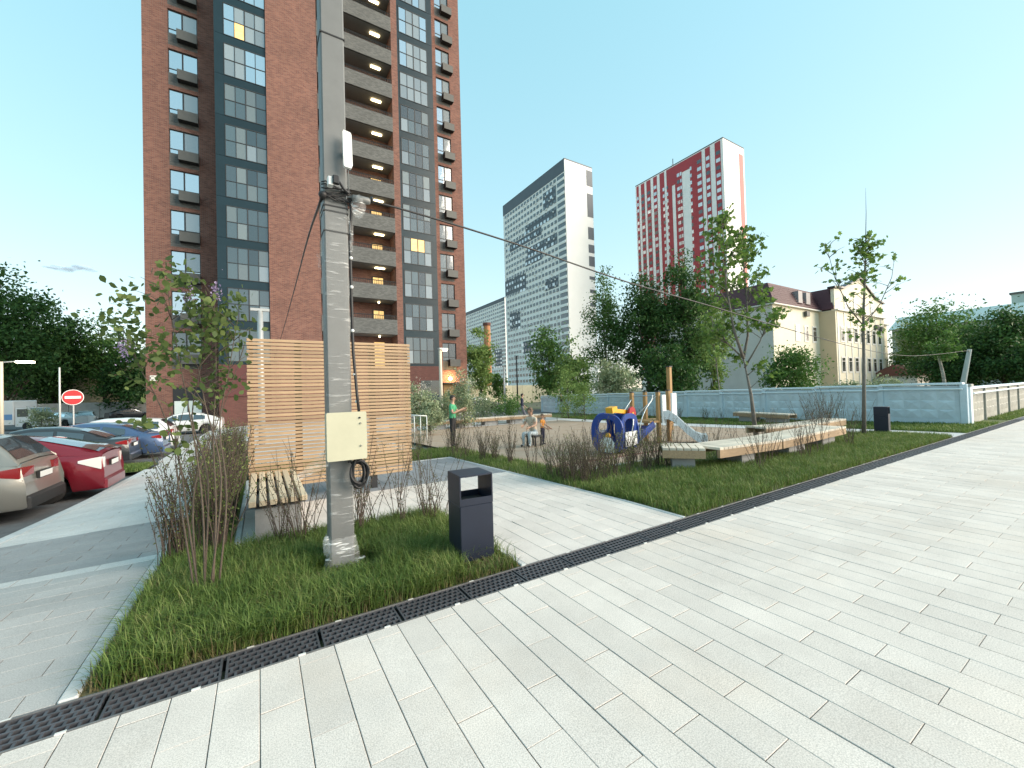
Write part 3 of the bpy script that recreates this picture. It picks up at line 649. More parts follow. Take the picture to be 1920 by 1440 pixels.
# cable to the leaning pole behind the fence: fit its height so it passes the seen points
A = np.array([.765, 4.1, 3.40]); END = atz(1817, 657, 30.0)
xs, ys = [700, 960, 1180, 1340, 1460, 1620, 1700, 1760], [378, 455, 530, 576, 612, 655, 667, 664]
pts = [tuple(A)]
for x, y in zip(xs, ys):
    # plan point on the segment A-END that lies in this pixel column
    lo, hi = 0., 1.
    for _ in range(50):
        t = (lo+hi)/2; q = A+(END-A)*t; lo, hi = (t, hi) if proj(q)[0] < x else (lo, t)
    q = A+(END-A)*t; Z = proj(q)[2]; pts.append(tuple(atz(x, y, Z)))
pts.append(tuple(END))
def catmull(pts, k=6):
    P = [Vector(p) for p in pts]; P = [P[0]*2-P[1]]+P+[P[-1]*2-P[-2]]; out = []
    for i in range(1, len(P)-2):
        for j in range(k):
            t = j/k; a, b, c, d = P[i-1:i+3]
            out.append(tuple(.5*((2*b)+(c-a)*t+(2*a-5*b+4*c-d)*t*t+(3*b-a-3*c+d)*t**3)))
    return out+[tuple(P[-2])]
cable('overhead_cable', 'thin black overhead cable running from the pole to the right', catmull(pts), .011)
E2 = tuple(atv(505, 700, 38.69))
P0 = (.52, 4.09, 3.42); pts = [P0]
for x, y, v in ((575, 455, 8.0), (550, 550, 15.0), (527, 632, 26.0)): pts.append(tuple(atv(x, y, v)))
pts.append(E2)
cable('overhead_cable', 'thin black cable slanting from the pole down towards the brick tower', catmull(pts), .013)
# ---- slatted screen
SV, SU0, SU1 = 7.55, -.16, 2.42
sc_ = thing('slatted_screen', 'tall screen of horizontal timber slats behind the bench', 'screen', ((SU0+SU1)/2, SV, base_z(SV))); o2 = ((SU0+SU1)/2, SV, base_z(SV))
sm = MB(); sm.bbox(-(SU1-SU0)/2, (SU1-SU0)/2, -.021, .021, -.0215, .0215, .003); sm = sm.mesh('slat', m_wood)
zt = 2.52; n = 40; pitch = (zt-.14)/n
for i in range(n):
    z = .14+pitch*(i+.5); inst('slat', sm, sc_, (rng.uniform(-.004, .004), rng.uniform(-.002, .002), z-o2[2]), rot=(0, rng.uniform(-.0012, .0012), 0))
for u_ in (.55, 1.74):
    m = MB(); m.box(u_-.05, u_+.05, SV+.024, SV+.124, o2[2]-.2, 2.5); m.build('post', m_dark_metal, sc_, off=o2)
for u_ in (-.1, 2.36):
    m = MB(); m.box(u_-.025, u_+.025, SV+.024, SV+.06, .13, 2.5); m.build('batten', m_wood, sc_, off=o2)
# ---- slatted bench in front of the screen
bz = base_z(6.3)
bn = thing('bench', 'pale timber slat bench on a concrete plinth beside the slatted screen', 'bench', (.17, 6.35, bz)); o2 = (.17, 6.35, bz)
nb = 6; wS = .072; gap = (.58-nb*wS)/(nb-1); sm = MB(); sm.bbox(-wS/2, wS/2, -1.02, 1.02, -.06, 0, .005); sm = sm.mesh('slat', m_wood_bench)
for i in range(nb): inst('slat', sm, bn, (-.12+wS/2+i*(wS+gap)-o2[0], 6.36-o2[1]+rng.uniform(-.004, .004), .44-o2[2]))
m = MB(); m.box(-.06, .40, 5.42, 7.36, bz-.1, .33); m.build('plinth', m_render, bn, off=o2)
for v_ in (5.5, 6.3, 7.2): m = MB(); m.box(-.11, .45, v_-.03, v_+.03, .34, .378); m.build('cross_rail', m_dark_metal, bn, off=o2)
m = MB(); m.box(-.075, .41, 5.41, 5.42, bz+.0, bz+.03); m.build('base_trim', m_dark_metal, bn, off=o2)
# ---- litter bins
def litter_bin(label, loc, rz):
    o = thing('litter_bin', label, 'bin', loc, rz, 'dark steel litter bins'); w = .165
    m = MB(); m.bbox(-w, w, -w, w, .03, .535, .006); m.build('lower_body', m_anth, o)
    for s in (-1, 1): m = MB(); m.box(s*(w-.006)-.006, s*(w-.006)+.006, -w, w, .538, .80); m.build('hood_side', m_anth, o)
    m = MB(); m.bbox(-w, w, -w, w, .80, .815, .004); m.build('hood_top', m_anth, o)
    for s in (-1, 1): m = MB(); m.box(-w+.013, w-.013, s*(w-.006)-.006, s*(w-.006)+.006, .538, .60); m.build('hood_lip', m_anth, o)
    m = MB(); m.box(-w+.02, w-.02, -w+.02, w-.02, .50, .548); m.build('liner', m_anth_in, o)
    m = MB(); m.box(-w+.02, w-.02, -w+.02, w-.02, 0, .03); m.build('base', m_black, o)
    return o
litter_bin('dark navy steel litter bin on the near lawn by the drain', (1.71, 3.58, base_z(3.6)), rad(-4))
litter_bin('dark navy steel litter bin beside the far thin tree', (15.9, 4.6, base_z(4.6)), rad(8))
# ---- long playground benches: cross planks on timber beams and concrete blocks
def plank_bench(label, poly, w, ztop, name='long_bench'):
    """poly: centre line points in plan; planks lie across it"""
    P = [Vector((p[0], p[1], 0)) for p in poly]; zb = base_z(P[0].y); o = thing(name, label, 'bench', (P[0].x, P[0].y, zb)); o2 = (P[0].x, P[0].y, zb)
    pm = MB(); pm.bbox(-.055, .055, -w/2, w/2, -.045, 0, .004); pm = pm.mesh('plank', m_wood_pale)
    for a, b in zip(P, P[1:]):
        d = (b-a); Ls = d.length; d.normalize(); ang = math.atan2(d.y, d.x); k = max(1, int(Ls/.122))
        for i in range(k):
            q = a+d*(Ls*(i+.5)/k); inst('plank', pm, o, (q.x-o2[0], q.y-o2[1], ztop-o2[2]+rng.uniform(-.001, .001)), rz=ang+rng.uniform(-.004, .004))
        nrm = Vector((-d.y, d.x, 0))
        for s in (-1, 1):
            c = (a+b)/2+nrm*s*(w/2-.03); m = MB(); m.obb((c.x, c.y, ztop-.045-.075), d, nrm, (0, 0, 1), Ls/2-.005, .028, .074); m.build('beam', m_wood, o, off=o2)
        nb_ = max(1, round(Ls/1.7))
        for i in range(nb_):
            q = a+d*(Ls*(i+.5)/nb_); m = MB(); m.obb((q.x, q.y, (ztop-.195+zb-.1)/2), d, nrm, (0, 0, 1), .42 if nb_ > 1 else .2, w/2-.1, (ztop-.195-zb+.1)/2); m.build('concrete_block', m_render, o, off=o2)
    return o
plank_bench('long angled timber bench on concrete blocks along the playground lawn', [(6.75, 5.35), (7.25, 4.78), (9.2, 4.62), (12.9, 4.82)], .72, .42)
plank_bench('second angled timber bench behind the long playground bench', [(11.2, 5.85), (13.0, 5.45), (15.2, 5.55)], .62, .45)
plank_bench('low pale bench along the back of the playground', [(5.6, 20.6), (10.5, 20.9), (15.5, 20.7)], .7, base_z(20.6)+.42)
plank_bench('pale timber bench on the lawn near the blue fence', [(18.6, 8.2), (19.1, 10.8)], .5, base_z(9.5)+.45)
# ================================================================ BUILDINGS
m_brick = brick_mat('red_brick', (.125, .040, .029), (.24, .098, .068), (.19, .15, .13))
m_brick_dark = brick_mat('dark_red_brick', (.11, .036, .03), (.145, .052, .042), (.09, .06, .052))
m_brick_grey = brick_mat('grey_brick', (.085, .09, .088), (.15, .155, .15), (.10, .10, .10), ms=.014)
m_navy = mat('navy_spandrel_panel', (.010, .026, .036), .3, var=.1, vscale=2, rnd=.15, spec=.35)
m_frame = mat('dark_window_frame', (.02, .023, .026), .45)
m_ac = mat('ac_basket_grey', (.085, .088, .085), .6, var=.08, rnd=.08)
m_ac_shade = mat('ac_basket_shadow', (.015, .015, .015), .8)
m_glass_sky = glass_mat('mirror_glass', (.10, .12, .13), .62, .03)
m_glass_dark = glass_mat('dark_glass', (.014, .024, .028), .05, .05, .5)
m_glass_mid = glass_mat('tinted_glass', (.035, .052, .056), .08, .05, .4)
m_glass_pale_sky = glass_mat('pale_sky_tint_glass', (.17, .19, .195), .16, .05, .3)  # pale tint: reflected sky put into the pane colour, mainly upper floors
m_glass_curt = glass_mat('glass_with_curtain', (.10, .115, .11), .09, .05, .4)
m_lit = mat('lit_room_window', (.5, .35, .15), .5, emit=(1.0, .62, .22), estr=.22, var=.5, vscale=2.5)
m_lamp = mat('lamp_glow', (.9, .8, .6), .5, emit=(1.0, .80, .45), estr=2.2)
m_soffit = mat('balcony_soffit', (.22, .22, .215), .85, var=.08)
m_slab = mat('roof_membrane', (.12, .12, .12), .9)
TB = -.47
VB, VF = 36.1, 38.7      # front of the projecting bay, front of the flanks
tw = thing('brick_tower', 'tall red brick apartment tower with two dark glazed strips and grey balconies', 'building', (6, VF, TB)); TO = (6, VF, TB)
NF = 13; FP = 3.04; TOP = 50.0
def wz(k): return 6.65+FP*k           # top of flank windows
def sz(k): return 4.30+FP*k           # bottom of strip glazing
wall = MB()
# bodies
wall.box(-6.9, -2.45, VF+.35, VF+15, TB, TOP); wall.box(14.5, 18.54, VF+.35, VF+15, TB, TOP)
wall.box(-2.45, .80, VB+.35, VF+15, TB, TOP); wall.box(.80, 4.40, VB, VF+15, TB, TOP); wall.box(4.40, 10.55, VB+1.9, VF+15, TB, TOP)
wall.box(10.55, 11.10, VB, VF+15, TB, TOP); wall.box(11.10, 14.5, VB+.35, VF+15, TB, TOP)
# flank skins with window openings
def flank(u0, u1, w0, w1, door=None):
    wall.box(u0, w0, VF, VF+.35, TB, TOP); wall.box(w1, u1, VF, VF+.35, TB, TOP)
    prev = wz(0)-2.75
    if door: wall.box(w0, w1, VF, VF+.35, door, prev)
    else: wall.box(w0, w1, VF, VF+.35, TB, prev)
    for k in range(NF):
        nxt = wz(k+1)-2.75 if k < NF-1 else TOP
        wall.box(w0, w1, VF, VF+.35, wz(k), nxt)
flank(-6.9, -2.45, -5.42, -3.65, 2.52); flank(14.5, 18.54, 15.85, 17.35)
# base of the bay below the strips, side pieces, top
for a, b in ((-2.45, .80), (11.10, 14.5)):
    wall.box(a, b, VB, VB+.35, sz(NF)-.1, TOP)
wall.build('brick_wall', m_brick, tw, off=TO)
for a, b in ((-2.45, .80), (11.10, 14.5)): base = MB(); base.box(a, b, VB+.02, VB+.35, TB, 4.08); base.build('ground_floor_wall', m_brick_dark, tw, off=TO)
rf = MB(); rf.box(-7.0, 18.64, VF-.1, VF+15.1, TOP+.01, TOP+.4); rf.build('roof', m_slab, tw, off=TO)
# windows in the flanks
def pane_set(mats): return {m.name: None for m in mats}
frame_cache = {}
def win_meshes(w, h):
    f = MB(); t = .055; split = .48*w
    f.box(0, w, 0, .07, 0, t); f.box(0, w, 0, .07, h-t, h); f.box(0, t, 0, .07, t, h-t); f.box(w-t, w, 0, .07, t, h-t)
    f.box(split-.05, split+.05, 0, .07, .40, h-t); f.box(t, w-t, 0, .07, .34, .40); f.box(split-.03, split+.03, 0, .07, t, .34)
    return f.mesh('window_frame', m_frame), split
def pane_mesh(w, h, mt):
    return MB().box(0, w, .03, .05, 0, h).mesh('pane', mt)
rw = random.Random(11)
for (w0, w1, side) in ((-5.42, -3.65, 'l'), (15.85, 17.35, 'r')):
    w = w1-w0; h = 1.82; fm, sp = win_meshes(w, h)
    kinds = [m_glass_sky, m_glass_pale_sky, m_glass_mid, m_glass_dark, m_glass_curt]
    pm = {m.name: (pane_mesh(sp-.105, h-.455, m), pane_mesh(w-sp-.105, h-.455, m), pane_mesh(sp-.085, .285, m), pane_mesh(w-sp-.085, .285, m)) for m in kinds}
    bw = 1.22 if side == 'l' else 1.12
    acm = MB(); acm.bbox(0, bw, -.55, 0, 0, .72, .01); acm = acm.mesh('ac_basket', m_ac)
    aci = MB(); aci.box(-.004, -.001, -.50, -.03, .05, .66); aci.box(.03, bw-.03, -.5, -.05, -.006, -.002); aci = aci.mesh('ac_shade_panel', m_ac_shade)  # dark sheets on side and underside stand in for the basket's shade
    pnl = MB(); pnl.box(0, w, .02, .35, 0, .93); pnl = pnl.mesh('brick_panel', m_brick_grey)
    for k in range(NF):
        z = wz(k)-h; fo = inst('window', fm, tw, (w0-TO[0], VF+.10-TO[1], z-TO[2]))
        if side == 'l':
            ms_ = [m_glass_sky, m_glass_sky if rw.random() < .5 else m_glass_pale_sky] if k > 0 else [m_glass_mid, m_glass_mid]
        else:
            ms_ = [m_glass_sky if rw.random() < .8 else m_glass_pale_sky, m_glass_curt] if k > 5 else [rw.choice([m_glass_mid, m_glass_curt]), rw.choice([m_glass_dark, m_glass_mid])]
        a, b = pm[ms_[0].name], pm[ms_[1].name]
        inst('pane', a[0], fo, (.055, 0, .40)); inst('pane', b[1], fo, (sp+.05, 0, .40)); inst('pane', a[2], fo, (.055, 0, .055)); inst('pane', (a if k else b)[3], fo, (sp+.03, 0, .055))
        inst('brick_panel', pnl, tw, (w0-TO[0], VF-TO[1], wz(k)-2.75-TO[2]))
        ac = inst('ac_basket', acm, tw, (w1-bw+(.02 if side == 'l' else .2)-TO[0], VF+.02-TO[1], wz(k)-2.42-TO[2])); inst('ac_shade_panel', aci, ac)
# glazed strips
PW = .655
def strip_frame():
    f = MB(); h = 2.43
    for i in range(5):
        t = .045 if i != 2 else .08; f.box(i*PW-t/2, i*PW+t/2, 0, .07, 0, h)
    for z in (0.0, 1.20, h-.05): f.box(-.0225, 4*PW+.0225, -.004, .066, z, z+.05)
    return f.mesh('strip_frame', m_frame)
sf = strip_frame()
pk_up = {m.name: MB().box(0, PW-.05, .03, .05, 0, 1.13).mesh('pane', m) for m in (m_glass_sky, m_glass_pale_sky, m_glass_mid, m_glass_dark, m_glass_curt, m_lit)}
pk_lo = {m.name: MB().box(0, PW-.05, .03, .05, 0, 1.15).mesh('pane', m) for m in (m_glass_sky, m_glass_pale_sky, m_glass_mid, m_glass_dark, m_glass_curt, m_lit)}
for (u0, u1, p0, side) in ((-2.45, .80, -1.85, 'l'), (11.10, 14.5, 11.34, 'r')):
    sp_ = MB(); sp_.box(u0, u1, VB+.13, VB+.30, 0, .60); spm = sp_.mesh('spandrel', m_navy, off=(0, 0, 0))
    bl = MB(); a, b = (u0, p0-.03) if side == 'l' else (p0+4*PW+.03, u1); bl.box(a, b, VB+.12, VB+.30, 0, 2.42); blm = bl.mesh('blank_panel', m_navy)
    if side == 'r': sp2 = MB(); sp2.box(u0, p0-.03, VB+.14, VB+.30, 0, 2.42); sp2m = sp2.mesh('side_panel', m_navy)
    else: sp2 = MB(); sp2.box(p0+4*PW+.03, u1, VB+.14, VB+.30, 0, 2.42); sp2m = sp2.mesh('side_panel', m_navy)
    for k in range(NF):
        z = sz(k); hi = (k >= 7 if side == 'l' else k >= 8)  # upper floors get paler panes that imitate reflected sky
        inst('spandrel', spm, tw, (-TO[0], -TO[1], z+2.43-TO[2])); inst('blank_panel', blm, tw, (-TO[0], -TO[1], z+.005-TO[2])); inst('side_panel', sp2m, tw, (-TO[0], -TO[1], z+.005-TO[2]))
        fo = inst('glazing', sf, tw, (p0-TO[0], VB+.10-TO[1], z-TO[2]))
        for i in range(4):
            if hi: a = b = rw.choice([m_glass_sky, m_glass_pale_sky, m_glass_pale_sky])
            elif side == 'l':
                a = rw.choice([m_glass_mid, m_glass_dark, m_glass_mid, m_glass_curt]); b = rw.choice([m_glass_mid, m_glass_curt, m_glass_dark, m_glass_pale_sky if i > 1 else m_glass_mid])
            else:
                edge = i in (0, 3); a = m_glass_curt if edge and rw.random() < .8 else rw.choice([m_glass_dark, m_glass_mid]); b = m_glass_pale_sky if edge and rw.random() < .75 else rw.choice([m_glass_dark, m_glass_mid])
            if side == 'r' and k == 3 and i in (1, 2): a = m_lit
            if side == 'l' and k == 8 and i == 1: b = m_lit
            inst('pane', pk_up[a.name], fo, (i*PW+.025, 0, 1.25)); inst('pane', pk_lo[b.name], fo, (i*PW+.025, 0, .05))
    lo = MB(); lo.box(u0, u1, VB+.11, VB+.30, 4.09, 4.295); lo.build('sill_band', m_navy, tw, off=TO)
# balconies
par = MB(); par.bbox(4.40, 10.55, VB-.03, VB+.14, 0, 1.30, .005); par = par.mesh('parapet', m_brick_grey)
slab = MB(); slab.box(4.40, 10.55, VB+.145, VB+1.9, .0, .22); slab = slab.mesh('balcony_slab', m_soffit)
rail = MB(); rail.tube([(4.45, VB+.06, 1.66), (10.5, VB+.06, 1.66)], .034, 5); rail.tube([(4.45, VB+.06, 1.36), (10.5, VB+.06, 1.36)], .014, 5)
for i in range(41): u = 4.47+i*(6.0/40); rail.box(u-.016, u+.016, VB+.05, VB+.066, 1.30, 1.66)
rail = rail.mesh('railing', m_frame)
door = MB(); door.box(0, .9, -.05, .0, 0, 2.15); doorm = {True: door.mesh('balcony_door', m_lit), False: door.mesh('balcony_door', m_glass_mid)}
dfr = MB(); dfr.box(-.06, 0, -.09, 0, 0, 2.2); dfr.box(.9, .96, -.09, 0, 0, 2.2); dfr.box(-.06, .96, -.09, 0, 2.2, 2.26); dfr.box(.44, .49, -.07, -.051, 0, 2.15); dfrm = dfr.mesh('door_frame', m_frame)
lamp = MB(); lamp.bbox(-.42, .42, -.13, .13, 0, .07, .03); lampm = lamp.mesh('ceiling_lamp', m_lamp)
lamp_s = MB(); lamp_s.sphere((0, 0, 0), .09, 8, 6); lamps_m = lamp_s.mesh('ceiling_lamp', m_lamp)
for k in range(NF):
    z = 6.86+FP*k
    inst('parapet', par, tw, (-TO[0], -TO[1], z-TO[2])); inst('balcony_slab', slab, tw, (-TO[0], -TO[1], z-.0-TO[2]))
    ra = inst('railing', rail, tw, (-TO[0], -TO[1], z-TO[2]))
    dd = inst('balcony_door', doorm[k < 7], tw, (8.95-TO[0], VB+1.89-TO[1], z+.22-TO[2])); inst('door_frame', dfrm, dd)
    lz = z+FP-.09
    if 0 < k: inst('ceiling_lamp', lampm, tw, (9.35-TO[0], VB+.9-TO[1], lz-TO[2]))
    else: inst('ceiling_lamp', lamps_m, tw, (9.2-TO[0], VB+.9-TO[1], lz-TO[2]))
inst('ceiling_lamp', lamps_m, tw, (9.2-TO[0], VB+.9-TO[1], 6.86-.1-TO[2])); dd = inst('balcony_door', doorm[True], tw, (8.95-TO[0], VB+1.89-TO[1], 4.2-TO[2]))
# entrance, plate, lower panels
m_milk = mat('frosted_glass', (.62, .68, .66), .25, emit=(.8, .95, .9), estr=.04)
m = MB(); m.box(-5.42, -3.65, VF+.10, VF+.16, TB, 1.52); m.build('entrance_glass', m_milk, tw, off=TO)
m = MB(); m.box(-5.42, -3.65, VF+.06, VF+.2, 1.53, 2.51); m.build('entrance_fascia', m_frame, tw, off=TO)
m = MB(); m.box(-5.42, -5.34, VF+.05, VF+.2, TB, 1.52); m.box(-3.73, -3.65, VF+.05, VF+.2, TB, 1.52); m.box(-4.58, -4.5, VF+.05, VF+.095, TB, 1.52); m.box(-5.34, -3.73, VF+.05, VF+.095, TB, TB+.12); m.build('entrance_frame', m_frame, tw, off=TO)
for a, b, z0, z1 in ((-2.3, -.75, 3.02, 4.0), (-2.3, -.75, 1.75, 2.95)):
    m = MB(); m.box(a, b, VB-.06, VB+.02, z0, z1); m.build('fascia_panel', mat('maroon_panel', (.10, .03, .028), .5, var=.1), tw, off=TO)
m = MB(); m.box(12.6, 14.4, VB+.0, VB+.02, .9, 2.75); m.build('ground_window', m_glass_dark, tw, off=TO)
m = MB(); m.box(15.85, 17.2, VF-.03, VF-.005, TB, 2.45); m.build('side_door', mat('ochre_door', (.35, .22, .08), .6, var=.15, stretch=(14, 1, 1)), tw, off=TO)
m = MB(); m.box(15.7, 17.35, VF-.5, VF-.001, 2.5, 2.6); m.build('door_canopy', m_frame, tw, off=TO)
m = MB(); m.sphere((16.5, VF-.2, 3.0), .22, 12, 8, sc=(1, .7, .8)); m.build('wall_lamp', mat('wall_lamp_glow', (.9, .7, .4), .5, emit=(1.0, .62, .22), estr=4.0), tw, smooth=True, off=TO)
wl = bpy.data.lights.new('wall_lamp_light', 'POINT'); wl.energy = 60; wl.color = (1, .65, .3); wl.shadow_soft_size = .2; wo = link(bpy.data.objects.new('wall_lamp_light', wl)); wo.location = (16.5, VF-.6, 3.0)
hn = MB(); hn.bbox(-6.68, -6.26, VF-.03, VF-.001, 3.03, 3.42, .004); hn = hn.build('house_number_plate', mat('plate_white', (.72, .70, .64), .4), tw, off=TO)
def text_mesh(s, size, mt, name='lettering', ext=.004):
    cu = bpy.data.curves.new(name, 'FONT'); cu.body = s; cu.size = size; cu.extrude = ext; cu.align_x = 'CENTER'; cu.align_y = 'CENTER'
    t = link(bpy.data.objects.new(name+'_tmp', cu)); dg = bpy.context.evaluated_depsgraph_get(); me = bpy.data.meshes.new_from_object(t.evaluated_get(dg)); me.name = name
    bpy.data.objects.remove(t); me.materials.clear(); me.materials.append(mt); return me
t = inst('lettering', text_mesh('C', .34, m_frame), hn, (-6.56-TO[0], VF-.036-TO[1], 3.22-TO[2]), rot=(rad(90), 0, 0))
t = inst('lettering', text_mesh('1', .34, mat('faded_numeral', (.55, .5, .46), .5)), hn, (-6.38-TO[0], VF-.036-TO[1], 3.22-TO[2]), rot=(rad(90), 0, 0))

# ---------------------------------------------------------------- red and white slab tower
m_rw_red = mat('red_facade_panel', (.36, .035, .045), .6, var=.08, vscale=.2)
m_rw_white = mat('white_facade_panel', (.80, .79, .78), .6, var=.04, vscale=.2)
m_rw_salmon = mat('salmon_stripe', (.50, .09, .085), .6)
m_dk_win = glass_mat('far_window_glass', (.022, .025, .028), .03, .15, .6)
m_lt_win = glass_mat('far_window_pale', (.42, .40, .40), .3, .1, .4)
UR, V0r, V1r, ZR = 157.9, 90.8, 135.1, 99.6
rt = thing('striped_tower', 'red and white striped apartment tower far behind the trees', 'building', (UR, V0r, -1)); ro = (UR, V0r, -1)
m = MB(); m.box(UR, UR+15.2, V0r, V1r, -1, ZR); m.build('white_wall', m_rw_white, rt, off=ro)
m = MB(); m.box(UR-.0, UR+15.2, V0r-.0, V1r, ZR+.01, ZR+.5); m.build('roof', m_slab, rt, off=ro)
stripes = [(134.4, 133.1), (131.7, 129.7), (128.4, 126.1), (124.5, 122.5), (120.9, 118.5), (98.4, 96.3), (94.2, 91.9)]
for a, b in stripes:
    m = MB(); m.box(UR-.12, UR-.002, b, a, 10, ZR-.4); m.build('red_stripe', m_rw_red, rt, off=ro)
for a, b, z0, z1 in ((117.2, 114.6, 10, ZR-.4), (112.9, 109.5, 10, ZR-.4), (105.5, 100.0, 10, ZR-.4), (114.6, 112.9, 91.0, ZR-.4), (109.5, 105.5, 94.6, ZR-.4)):
    m = MB(); m.box(UR-.13, UR-.002, b, a, z0, z1); m.build('red_field', m_rw_red, rt, off=ro)
m = MB(); m.box(UR+11.4, UR+14.2, V0r-.08, V0r-.002, 0, ZR-3); m.build('salmon_stripe', m_rw_salmon, rt, off=ro)
wd = MB(); wl_ = MB(); r5 = random.Random(5)
for c, w, z1 in ((133.7, 1.0, 94), (130.7, 1.5, 94), (127.2, 1.6, 94), (123.5, 1.6, 95), (118.9, .9, 92), (116.9, .7, 92), (111.2, 1.3, 95), (109.9, .7, 95), (105.1, .8, 95), (101.2, 1.8, 96), (97.3, 1.5, 95.5), (92.9, 1.7, 95.5)):
    z = z1
    while z > 14:
        t_ = wd if (r5.random() < .45 and c > 119) or r5.random() < .2 else wl_
        t_.box(UR-.18, UR-.131, c-w/2, c+w/2, z-1.5, z); z -= 3.02
tag(wd.build('dark_windows', m_dk_win, rt, off=ro), kind='stuff'); tag(wl_.build('pale_windows', m_lt_win, rt, off=ro), kind='stuff')
m = MB(); m.tube([(UR+6, 118, ZR+.4), (UR+6, 118, ZR+7)], .18, 5); m.box(UR+5.2, UR+6.8, 117.9, 118.1, ZR+4, ZR+4.2); m.build('roof_mast', m_frame, rt, off=ro)
# ---------------------------------------------------------------- white and dark slab tower
m_wt_dark = mat('slate_facade_panel', (.075, .095, .12), .55, var=.1, vscale=.3)
m_wt_white = mat('cool_white_panel', (.80, .80, .79), .6, var=.03, vscale=.2)
def slab_tower(label, U, v0, v1, z1, end_w, dark_rects, ncol, pitch, seed, name='slab_tower', top_dark=5.0):
    o = thing(name, label, 'building', (U, v0, -1)); of = (U, v0, -1); r = random.Random(seed)
    m = MB(); m.box(U, U+end_w, v0, v1, -1, z1); m.build('white_wall', m_wt_white, o, off=of)
    m = MB(); m.box(U-.1, U+end_w+.1, v0-.0, v1, z1+.01, z1+.6); m.build('roof', m_wt_dark, o, off=of)
    if top_dark:
        m = MB(); m.box(U-.12, U-.002, v0+.4, v1, z1-top_dark, z1-.02); m.build('top_band', m_wt_dark, o, off=of)
    for (a, b, za, zb) in dark_rects:
        m = MB(); m.box(U-.10, U-.002, a, b, za, zb); m.build('dark_patch', m_wt_dark, o, off=of)
    W = MB(); P = MB(); B = MB(); cw = (v1-v0-7)/ncol
    z = z1-top_dark-.7 if top_dark else z1-2
    while z > 3:
        for i in range(ncol):
            v = v0+6.3+cw*i
            dk = any(a-.1 < v < b+.1 and za-.5 < z < zb for a, b, za, zb in dark_rects)
            (P if dk and r.random() < .7 else W).box(U-.20, U-.121, v, v+cw*.60, z-1.35, z)
            if r.random() < .3: B.box(U-.5, U-.125, v+cw*.66, v+cw*.9, z-2.1, z-1.5)
        W.box(U-.28, U-.121, v0+.5, v0+5.2, z-1.7, z); B.box(U-.40, U-.115, v0+.3, v0+5.4, z-2.9, z-1.75)
        z -= pitch
    tag(B.build('balcony_bands', m_wt_white, o, off=of), kind='stuff')
    tag(W.build('dark_windows', m_dk_win, o, off=of), kind='stuff'); tag(P.build('pale_windows', m_lt_win, o, off=of), kind='stuff')
    return o
UW, V0w, V1w, ZW = 112.7, 134.1, 186.0, 100.3
wt = slab_tower('white slab tower with slate grey patches and a blank cream end wall', UW, V0w, V1w, ZW, 15.8,
    [(140.5, 150, 84.7, 92), (140.5, 165, 78.2, 82.5), (152, 180, 74.0, 77.8), (140.5, 164, 66, 71), (152, 166, 62.5, 65.7), (140.5, 150, 47, 52), (166, 185.7, 52, 60), (172, 182, 34, 42), (150, 170, 20, 26)], 17, 3.02, 3)
for zb, zt in ((92, 99.5), (78, 89), (68, 74), (62, 66.2), (56, 61), (50, 52), (44, 46.2), (38, 40.3)):
    m = MB(); m.box(UW+12.4, UW+15.82, V0w-.10, V0w-.002, zb, zt-.6); m.build('dark_end_panel', m_wt_dark, wt, off=(UW, V0w, -1))
slab_tower('farther white slab block beside the slate patched tower', 158, 262, 330, 72, 14, [(265, 280, 20, 34), (290, 300, 25, 40)], 18, 3.0, 7, 'apartment_block', 2.2)
slab_tower('farthest white slab block at the edge of the brick tower', 150, 345, 410, 82, 14, [(348, 360, 30, 40)], 16, 3.0, 8, 'apartment_block', 2.2)
# ---------------------------------------------------------------- cream mansion with mansard roof
m_cream = mat('cream_render', (.78, .71, .56), .8, var=.05, vscale=.7)
m_cream_shade = mat('shaded_cream_render', (.60, .47, .32), .8, var=.05, vscale=.7)  # cream render darkened to tan: shade painted into the return wall
m_quoin = mat('white_trim', (.74, .72, .68), .7)
m_mans = mat('burgundy_metal_tile', (.085, .030, .040), .65, var=.2, vscale=3, stretch=(1, 1, 9))
m_mans_pale = mat('pale_metal_tile', (.42, .36, .30), .5, var=.15, vscale=3, stretch=(1, 1, 9))
ye = thing('cream_mansion', 'cream three storey building with burgundy mansard roof behind the fence', 'building', (53.6, 25.4, -.5)); yo = (53.6, 25.4, -.5)
m = MB(); m.box(53.6, 66.1, 25.4, 42, -.5, 11.3); m.build('wing_wall', m_cream, ye, off=yo); m = MB(); m.box(83.7, 88.9, 24.6, 42, -.5, 10.7); m.build('wing_wall', m_cream, ye, off=yo)
m = MB(); m.box(66.1, 83.7, 23.5, 42, -.5, 11.3); m.v = m.v; m.build('centre_wall', m_cream, ye, off=yo)
m = MB(); m.box(53.55, 53.598, 25.42, 42, -.5, 11.28); m.build('side_wall', mat('shade_grey_render', (.62, .61, .58), .85, var=.08, vscale=.6), ye, off=yo)  # grey-white slab: shade on this side of the building put into its colour
m = MB(); m.box(66.06, 66.098, 23.51, 25.4, -.5, 11.2); m.build('return_wall', m_cream_shade, ye, off=yo)
m = MB(); m.prism([(66.1, 11.3), (83.7, 11.3), (83.7, 13.7), (80.5, 14.0), (74.8, 16.5), (69.0, 14.4), (66.1, 14.2)], 23.55, 23.95, 'y'); m.build('gable_wall', m_cream, ye, off=yo)
